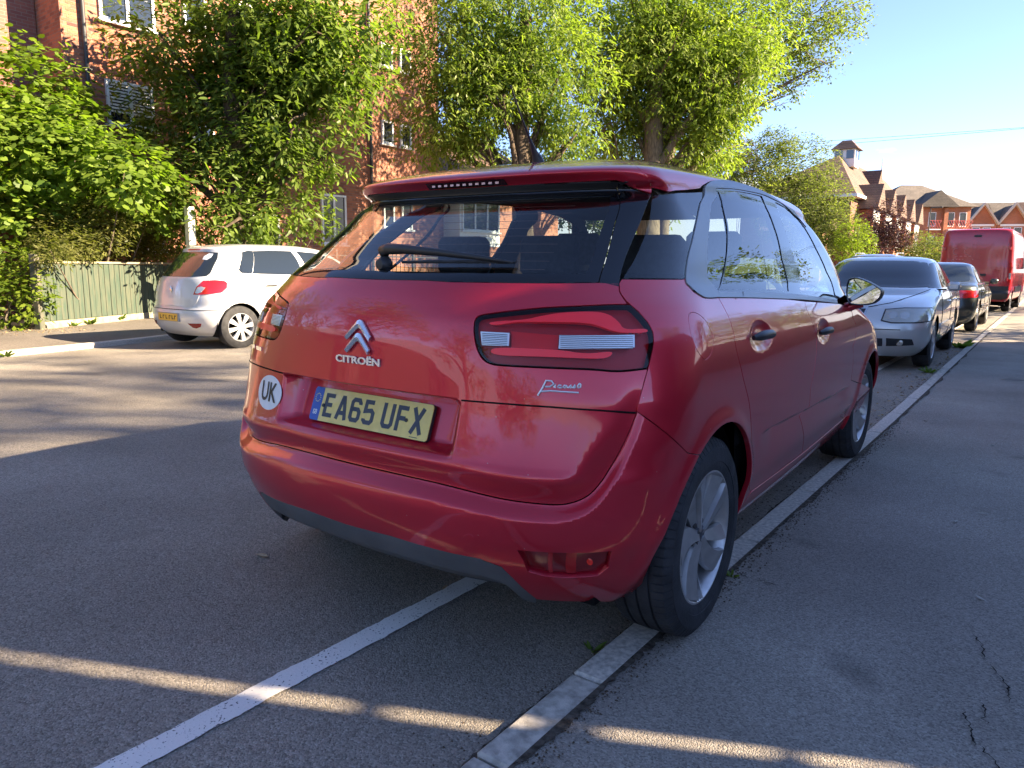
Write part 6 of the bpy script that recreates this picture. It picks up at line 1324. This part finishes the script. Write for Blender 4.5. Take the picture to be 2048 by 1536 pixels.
def saloon(name,label,loc,rz,m,front=True,group=None):
    S=Surf(SAL,.24,.74,(1.85,.9)); root=thing(name,label,'car',loc,rz,group); body_shell(S,root,m,(.95,3.60),.345,step=.05); vz=S.vz
    w=S.front([(0,.985),(.5,.985),(.70,1.0),(.66,1.16),(.57,1.32),(.4,1.345),(0,1.35)]); weld([panel('windscreen',S,w,car_glass,root,off=.004,gap=0,step=.05,rim=0),panel('windscreen',S,mir(w),car_glass,root,off=.004,gap=0,step=.05,rim=0)])
    w=S.rear([(0,1.0),(.5,1.01),(.68,1.03),(.63,1.2),(.54,1.325),(.3,1.34),(0,1.345)]); panel('rear_window',S,w+mir(w)[1:-1],car_glass,root,off=.004,gap=0,step=.05,rim=.004)
    for sg in (1,-1):
        X=(lambda l:l) if sg>0 else mir
        for nm,pl in (('front_door_window',[(3.0,.985),(2.3,1.31),(2.05,1.335),(2.05,.985)]),('rear_door_window',[(1.98,.985),(1.98,1.335),(1.55,1.32),(1.28,1.22),(1.12,1.06),(1.14,.99)])): panel(nm,S,X(S.side(pl)),car_glass,root,off=.004,gap=.004,step=.05,rim=.004)
        for ln in ([(2.02,.97),(2.01,.6),(2.02,.27)],[(3.06,.95),(3.08,.7),(3.06,.4)],[(1.12,.97),(1.10,.8),(1.22,.55),(1.3,.27)]):
            MB().tube([S(sg*a,b) for a,b in S.side(densify(ln,.06,False))],.005,5).build('panel_joint',dark_void,root)
        for y in (1.35,2.3): MB().tube([S(sg*a,b)+np.array([sg*.012,0,0]) for a,b in S.side([(y-.1,.80),(y,.805),(y+.1,.80)])],[.008,.014,.008],7).build('door_handle',m,root,smooth=50)
        rb=S.side([(1.38,.47),(3.2,.47),(3.2,.53),(1.38,.53)]); panel('rubbing_strip',S,X(rb),m,root,off=.012,gap=0,step=.06,rim=.01)
        for y in (.95,3.6): small_wheel(root,sg*.765,y,.315,sg,'alloy',.2)
        mo=MB(); mo.bbox((.90,2.82,.95),(1.05,2.94,1.07),.035) if sg>0 else mo.bbox((-1.05,2.82,.95),(-.90,2.94,1.07),.035); mo.build('door_mirror',m if front else m,root,smooth=40)
        MB().box((sg*.84-.05,2.85,.955),(sg*.84+.08,2.90,.975)).build('mirror_arm',plastic_black,root)
        hl=S.front([(.40,.615),(.42,.735),(.60,.755)])+S.side([(4.02,.755),(3.98,.70),(4.02,.63)])+S.front([(.72,.60),(.5,.595)])
        panel('lamp_surround',S,X(hl),plastic_black,root,off=.005,gap=-.012,step=.03,rim=.006); h_=panel('headlamp',S,X(hl),head_lens,root,off=.009,gap=0,step=.02,rim=.012)
        for hx,hr in ((.50,.05),(.62,.05)):
            q5=S.front([(hx+hr*1.0*math.cos(t),.675+hr*.85*math.sin(t)) for t in np.linspace(0,2*math.pi,13)[:-1]]); panel('lamp_bowl',S,X(q5),mat('lamp_bowl_bright',(.52,.51,.47),.1,.6),h_,off=.011,gap=0,step=.03,rim=.002)
        q4=S.front([(.68,.62),(.72,.62),(.70,.735),(.64,.745)]); panel('indicator_lens',S,X(q4),mat('amber_lens',(.55,.42,.22),.15,.2,.6,coat=1),h_,off=.008,gap=0,step=.03,rim=.003)
        fg=S.front([(.46,.31),(.74,.33),(.72,.40),(.46,.405)]); f_=panel('lower_grille',S,X(fg),plastic_black,root,off=.005,gap=0,step=.03,rim=.01)
        c=S(sg*S.front([(.60,.355)])[0][0],S.front([(.60,.355)])[0][1]); MB().lathe([(.006,.04),(.012,.03),(.012,0)],16,'Y',c=c).build('fog_lamp',head_lens,f_,smooth=40)
        tl=S.rear([(.42,.70),(.42,.83),(.60,.845)])+S.side([(.42,.84),(.46,.80),(.44,.72)])+S.rear([(.6,.69)]); t_=panel('tail_lamp',S,X(tl),tail_red,root,off=.006,gap=0,step=.02,rim=.01)
    g=S.front([(0,.56),(.17,.56),(.20,.66),(.22,.755),(0,.76)])
    for X in ((lambda l:l),mir):
        gr=panel('grille',S,X(g),chrome,root,off=.005,gap=0,step=.03,rim=.012); gi=S.front([(0,.575),(.155,.575),(.18,.66),(.20,.74),(0,.745)]); panel('grille_mesh',S,X(gi),plastic_black,gr,off=.007,gap=0,step=.03,rim=.002)
        for z in (.60,.625,.65,.675,.70,.725):
            p=[S(*((lambda q:(q[0] if X([(1,0)])[0][0]>0 else -q[0],q[1]))(q))) for q in S.front([(0.0,z),(.08,z),(.16,z)])]; MB().tube([a+np.array([0,.012,0]) for a in p],.004,5).build('grille_bar',chrome,gr)
        lg=S.front([(0,.30),(.42,.305),(.42,.40),(0,.40)]); panel('lower_grille',S,X(lg),plastic_black,root,off=.005,gap=0,step=.04,rim=.01)
        bs=S.front([(0,.50),(.6,.505),(.6,.515),(0,.51)]); panel('bumper_joint',S,X(bs),dark_void,root,off=.003,gap=0,step=.05,rim=0)
    for sg in (1,-1): MB().tube([S(sg*a,b)+np.array([0,0,.001]) for a,b in S.front(densify([(.22,.765),(.45,.82),(.62,.90),(.72,.965)],.04,False))],.004,5).build('bonnet_joint',dark_void,root)
    yb=float(S(0,vz(.62))[1]); rp=MB().box((-.26,yb-.012,.60),(.26,yb-.002,.70)).build('number_plate',mat('pale_plate',(.55,.53,.45),.4) if not front else yellow_plate,root)
    MB().tube([S(a,b)+np.array([0,-.004,0]) for a,b in S.rear([(0,.5),(.3,.5),(.6,.5)])]+[],.006,5).build('bumper_strip',plastic_black,root)
    return root
saloon('saloon','silver saloon facing the camera, parked behind the red car',(-.42,12.75,-.015),math.pi+math.radians(1),silver_car,True)
saloon('saloon','dark green saloon with a red tail lamp between silver saloon and van',(-.42,15.4,-.015),0,green_car,False)
# --- red van
VAN=[(.32,.88,.10,.24,3.5,5.3,.4,0),(.42,.95,.02,.24,3.6,5.4,.4,0),(.58,.98,.0,.24,3.6,5.45,.45,0),(.66,.985,.05,.24,3.6,5.48,.5,0),(.95,1.0,.055,.22,3.6,5.5,.6,0),(1.25,1.0,.06,.22,3.6,5.2,.8,0),(1.6,.985,.075,.22,3.5,4.6,.7,0),(2.15,.95,.10,.20,4,4.25,.7,0),(2.42,.92,.13,.20,4,4.0,.6,0),(2.52,.86,.17,.2,3.6,3.7,.6,0),(2.56,.62,.36,.2,3,3.3,.5,0),(2.57,0,1.5,.01,2,2.0,.01,0)]
def van():
    S=Surf(VAN,.22,.76,(2,2),.0); root=thing('panel_van','red panel van seen from behind at the end of the parked cars','van',(-.42,25.5,-.02),math.radians(-2)); body_shell(S,root,van_red,(1.05,4.35),.36,step=.08); vz=S.vz
    b=S.rear([(0,.40),(.80,.40),(.93,.46),(.93,.62),(0,.62)]); panel('rear_bumper',S,b+mir(b)[1:-1],plastic_black,root,off=.02,gap=0,step=.05,rim=.03)
    b=S.rear([(0,.63),(.93,.63),(.93,.80),(0,.80)]); panel('dark_skirt',S,b+mir(b)[1:-1],mat('van_dark_skirt',(.03,.03,.033),.6),root,off=.006,gap=0,step=.05,rim=.01)
    for sg in (1,-1):
        X=(lambda l:l) if sg>0 else mir
        d=S.rear([(.006,.82),(.86,.82),(.84,1.6),(.80,2.05),(.74,2.25),(.006,2.27)]); dr=panel('rear_door',S,X(d),van_red,root,off=.010,gap=.004,step=.05,rim=.02)
        d2=S.rear([(.07,1.30),(.76,1.30),(.74,1.7),(.70,2.02),(.64,2.10),(.10,2.12)]); panel('door_pressing',S,X(d2),van_red,dr,off=.022,gap=0,step=.05,rim=.012)
        tl=S.rear([(.90,.92),(.965,.92),(.945,1.52),(.885,1.52)]); t_=panel('tail_lamp',S,X(tl),tail_red,root,off=.012,gap=0,step=.04,rim=.02); c2=S.rear([(.905,1.02),(.955,1.02),(.95,1.20),(.90,1.20)]); panel('clear_lens',S,X(c2),lamp_clear,t_,off=.016,gap=0,step=.04,rim=.01)
        for z in (1.0,1.95): q=S.rear([(.865,z)])[0]; p=S(sg*q[0],q[1]); MB().bbox(p+[-.03,-.04,-.05],p+[.03,.01,.05],.01).build('door_hinge',van_red,dr)
        for y in (1.05,4.35): small_wheel(root,sg*.84,y,.335,sg,'alloy',.22)
        g=S.side([(3.7,1.35),(3.7,1.95),(4.3,1.9),(4.75,1.4)]); panel('cab_window',S,X(g),car_glass,root,off=.005,gap=0,step=.08)
        r_=S.side([(1.5,.62),(3.9,.62),(3.9,.78),(1.5,.78)]); panel('side_moulding',S,X(r_),plastic_black,root,off=.015,gap=0,step=.08,rim=.012)
        mo=(1.02,4.3,1.35,1.24,4.4,1.75); MB().bbox((mo[0],mo[1],mo[2]),(mo[3],mo[4],mo[5]),.04).build('door_mirror',plastic_black,root) if sg>0 else MB().bbox((-mo[3],mo[1],mo[2]),(-mo[0],mo[4],mo[5]),.04).build('door_mirror',plastic_black,root)
    q=S.rear([(.10,1.14)])[0]; p=S(*q); MB().bbox(p+[-.02,-.045,-.035],p+[.22,.0,.035],.015).build('door_handle',plastic_black,root)
    p=S(0,vz(2.33)); MB().bbox(p+[-.10,-.03,-.03],p+[.10,.02,.03],.01).build('roof_lamp',plastic_black,root)
    p=S(*S.rear([(.16,.88)])[0]); MB().box(p+[-.26+.0,-.03,-.055],p+[.26,-.012,.055]).build('number_plate',mat('dim_plate',(.5,.42,.2),.5),root)
    # faded lettering on the left door
    faint=mat('faded_white_lettering',(.52,.16,.18),.5); y=float(S(0,vz(1.8))[1])-.036
    mb=MB()
    for cx in (-.52,-.22):
        mb.tube([(cx+.10*math.cos(a),y+.012,1.86+.10*math.sin(a)) for a in np.linspace(math.radians(80),math.radians(280),12)],.012,5)
    for k in range(7): mb.box((-.62+.085*k,y+.008,1.60),(-.62+.085*k+.05,y+.014,1.63))
    for k in range(4): mb.box((-.55+.12*k,y+.008,1.70),(-.55+.12*k+.07,y+.014,1.725))
    mb.build('door_lettering',faint,root,kind='stuff')
van()
# --- grey estate further down the road
def estate():
    rows=[(z*1.12 if z>.5 else z,w,yc,D,n,yf,Df,b) for z,w,yc,D,n,yf,Df,b in CLIO]; S=Surf(rows,.25,.72,(1.5,1.0)); root=thing('estate_car','grey tall car with roof rails, only its roof showing behind the silver saloon','car',(-2.5,20.6,.02),0); body_shell(S,root,grey_car,(.62,3.2),.335,step=.07)
    wh=S.rear([(0,1.13),(.55,1.14),(.55,1.4),(.46,1.5),(0,1.51)]); panel('rear_window',S,wh+mir(wh)[1:-1],car_glass,root,off=.004,gap=0,step=.05)
    for sg in (1,-1):
        X=(lambda l:l) if sg>0 else mir
        panel('side_window',S,X(S.side([(.75,1.19),(.85,1.5),(2.0,1.52),(2.7,1.2)])),car_glass,root,off=.004,gap=0,step=.06); MB().tube([(sg*.52,.75,1.60),(sg*.53,.9,1.68),(sg*.53,1.9,1.70),(sg*.5,2.2,1.64)],.018,6).build('roof_rail',satin_grey,root)
        for y in (.62,3.2): small_wheel(root,sg*.745,y,.305,sg,'alloy',.18)
        lp=S.rear([(.56,.9),(.58,1.08),(.66,1.1),(.68,.9)]); panel('tail_lamp',S,X(lp),tail_red,root,off=.006,gap=0)
estate()
# ------------------------------------------------------------------ litter, weeds
dry_leaf=mat('dry_leaf_tan',(.42,.30,.18),.8,0,.2,var=.3,vscale=60)
dry_dark=mat('dry_leaf_brown',(.14,.09,.05),.85,0,.2,var=.3,vscale=60)
pale_leaf=mat('pale_litter',(.52,.49,.42),.8,0,.2)
def fallen(x,y,z,L,W,a,m,label,curl=.35):
    V=[];F=[];n=7
    for i in range(n+1):
        t=i/n; w=W*math.sin(math.pi*min(.97,.06+t*.92))**.8; zz=curl*L*(.5-t)**2
        for s,dz in ((-1,.35*w),(0,0),(1,.35*w)): V.append(((t-.5)*L,s*w/2,zz+dz+.002))
    for i in range(n):
        for k in range(2): F.append((i*3+k,i*3+k+1,(i+1)*3+k+1,(i+1)*3+k))
    V.append((-.5*L-.3*L,.02*L,.004)); F.append((0,2,len(V)-1))
    o=MB().add(V,F).build('fallen_leaf',m,smooth=True,fix=False); o.location=(x,y,z); o.rotation_euler=(random.uniform(-.1,.1),random.uniform(-.1,.1),a)
    tag(o,label,'leaf',group='fallen leaves'); return o
fallen(-.778,.277,road_z(-.778,.277),.056,.024,.25,dry_leaf,'curled tan leaf on the road left of the red bumper')
fallen(-.012,.53,road_z(-.03,.55)+.006,.036,.016,1.9,dry_leaf,'small tan leaf on the white line under the red bumper')
LIT=[(1.424,2.543,'pale'),(1.515,2.75,'pale'),(1.317,8.274,'tan'),(.919,4.587,'pale'),(.963,5.127,'brown'),(1.325,3.514,'pale'),(1.452,4.474,'pale'),(1.585,1.64,'pale')]
WH=['nearest the crack in the pavement','beside the front door of the red car','near the silver saloon','next to the kerb by the front wheel','lying further along the kerb by the front wheel','in the middle of the pavement','far out on the pavement','on the pavement at the right edge']
for (x,y,c),w in zip(LIT,WH): fallen(x,y,.004*(x-.8),random.uniform(.03,.05),random.uniform(.008,.014),random.uniform(0,3),{'pale':pale_leaf,'tan':dry_leaf,'brown':dry_dark}[c],'small %s leaf scrap %s'%(c,w))
# drifts of leaf litter along the gutters (too many to count)
def litter(name,n,fx,fy,fz,label):
    C=np.array([[fx(),fy(),0] for _ in range(n)]); C[:,0]+=np.array([nearx(y)-.668 for y in C[:,1]]); C[:,2]=[fz(x,y)+.006 for x,y,_ in C]
    N=len(C); D=rng.normal(0,1,(N,3)); D[:,2]*=.25; Nv=np.tile([0,0,1.],(N,1))+rng.normal(0,.35,(N,3)); m=leafmat('dry_litter_leaf',(.10,.06,.035),(.42,.30,.16),.15) if 'dry_litter_leaf' not in MATS else MATS['dry_litter_leaf']
    o=leaves_mesh(name,C,D,Nv,.02+.03*rng.random(N),.012+.012*rng.random(N),rng.random(N),m,None); tag(o,label,'leaf litter',kind='stuff')
litter('gutter_leaf_litter',420,lambda:.64-abs(random.gauss(0,.10)),lambda:random.uniform(3.9,15),lambda x,y:road_z(x,y),'dry leaf litter gathered in the gutter beside the parked cars')
litter('far_gutter_litter',260,lambda:farx(5)+abs(random.gauss(0,.12))+.05,lambda:random.uniform(1,9),lambda x,y:road_z(x,y),'dry leaf litter in the gutter across the road')
litter('shrub_litter',500,lambda:random.gauss(-12.1,.35),lambda:random.uniform(2.2,4.4),lambda x,y:.037,'dry leaves under the shrub at the end of the fence')
weed_m=leafmat('weed_leaf',(.06,.11,.02),(.20,.28,.05))
def weed(x,y,z,s,n,label):
    t=thing('kerb_weed',label,'plant',(x,y,z),0,'weeds along the kerbs'); a=rng.random(n)*6.28; D=np.column_stack([np.cos(a),np.sin(a),.4+.9*rng.random(n)]); C=np.column_stack([np.cos(a)*s*.15,np.sin(a)*s*.15,np.zeros(n)])
    leaves_mesh('leaf_rosette',C,D,np.tile([0,0,1.],(n,1))+rng.normal(0,.3,(n,3)),s*(.5+.6*rng.random(n)),s*.25*np.ones(n),.3+.5*rng.random(n),weed_m,t,six=True)
    MB().tube([(0,0,-.01),(0,0,s*.3)],.002,5).build('stem',weed_m,t)
for x,y,z,s,n,l in ((.628,.512,-.028,.05,12,'small weed in the gutter behind the rear wheel of the red car'),(.80,1.277,0,.04,10,'tiny weed in the kerb joint by the rear wheel of the red car'),(.56,8.6,-.028,.12,26,'leafy weed in the gutter by the front wheel of the silver saloon'),(.54,12.3,-.028,.22,34,'bright weed in the gutter behind the silver saloon'),(-9.05,2.14,-.02,.13,22,'weed against the far kerb at the left edge'),(-12.95,4.85,.04,.22,26,'leafy weed at the foot of the green fence, middle'),(-12.72,4.45,.04,.16,22,'leafy weed at the foot of the green fence, near its post'),(-13.45,5.6,.04,.2,26,'leafy weed at the foot of the green fence, beside the hatchback')): weed(x,y,z,s,n,l)
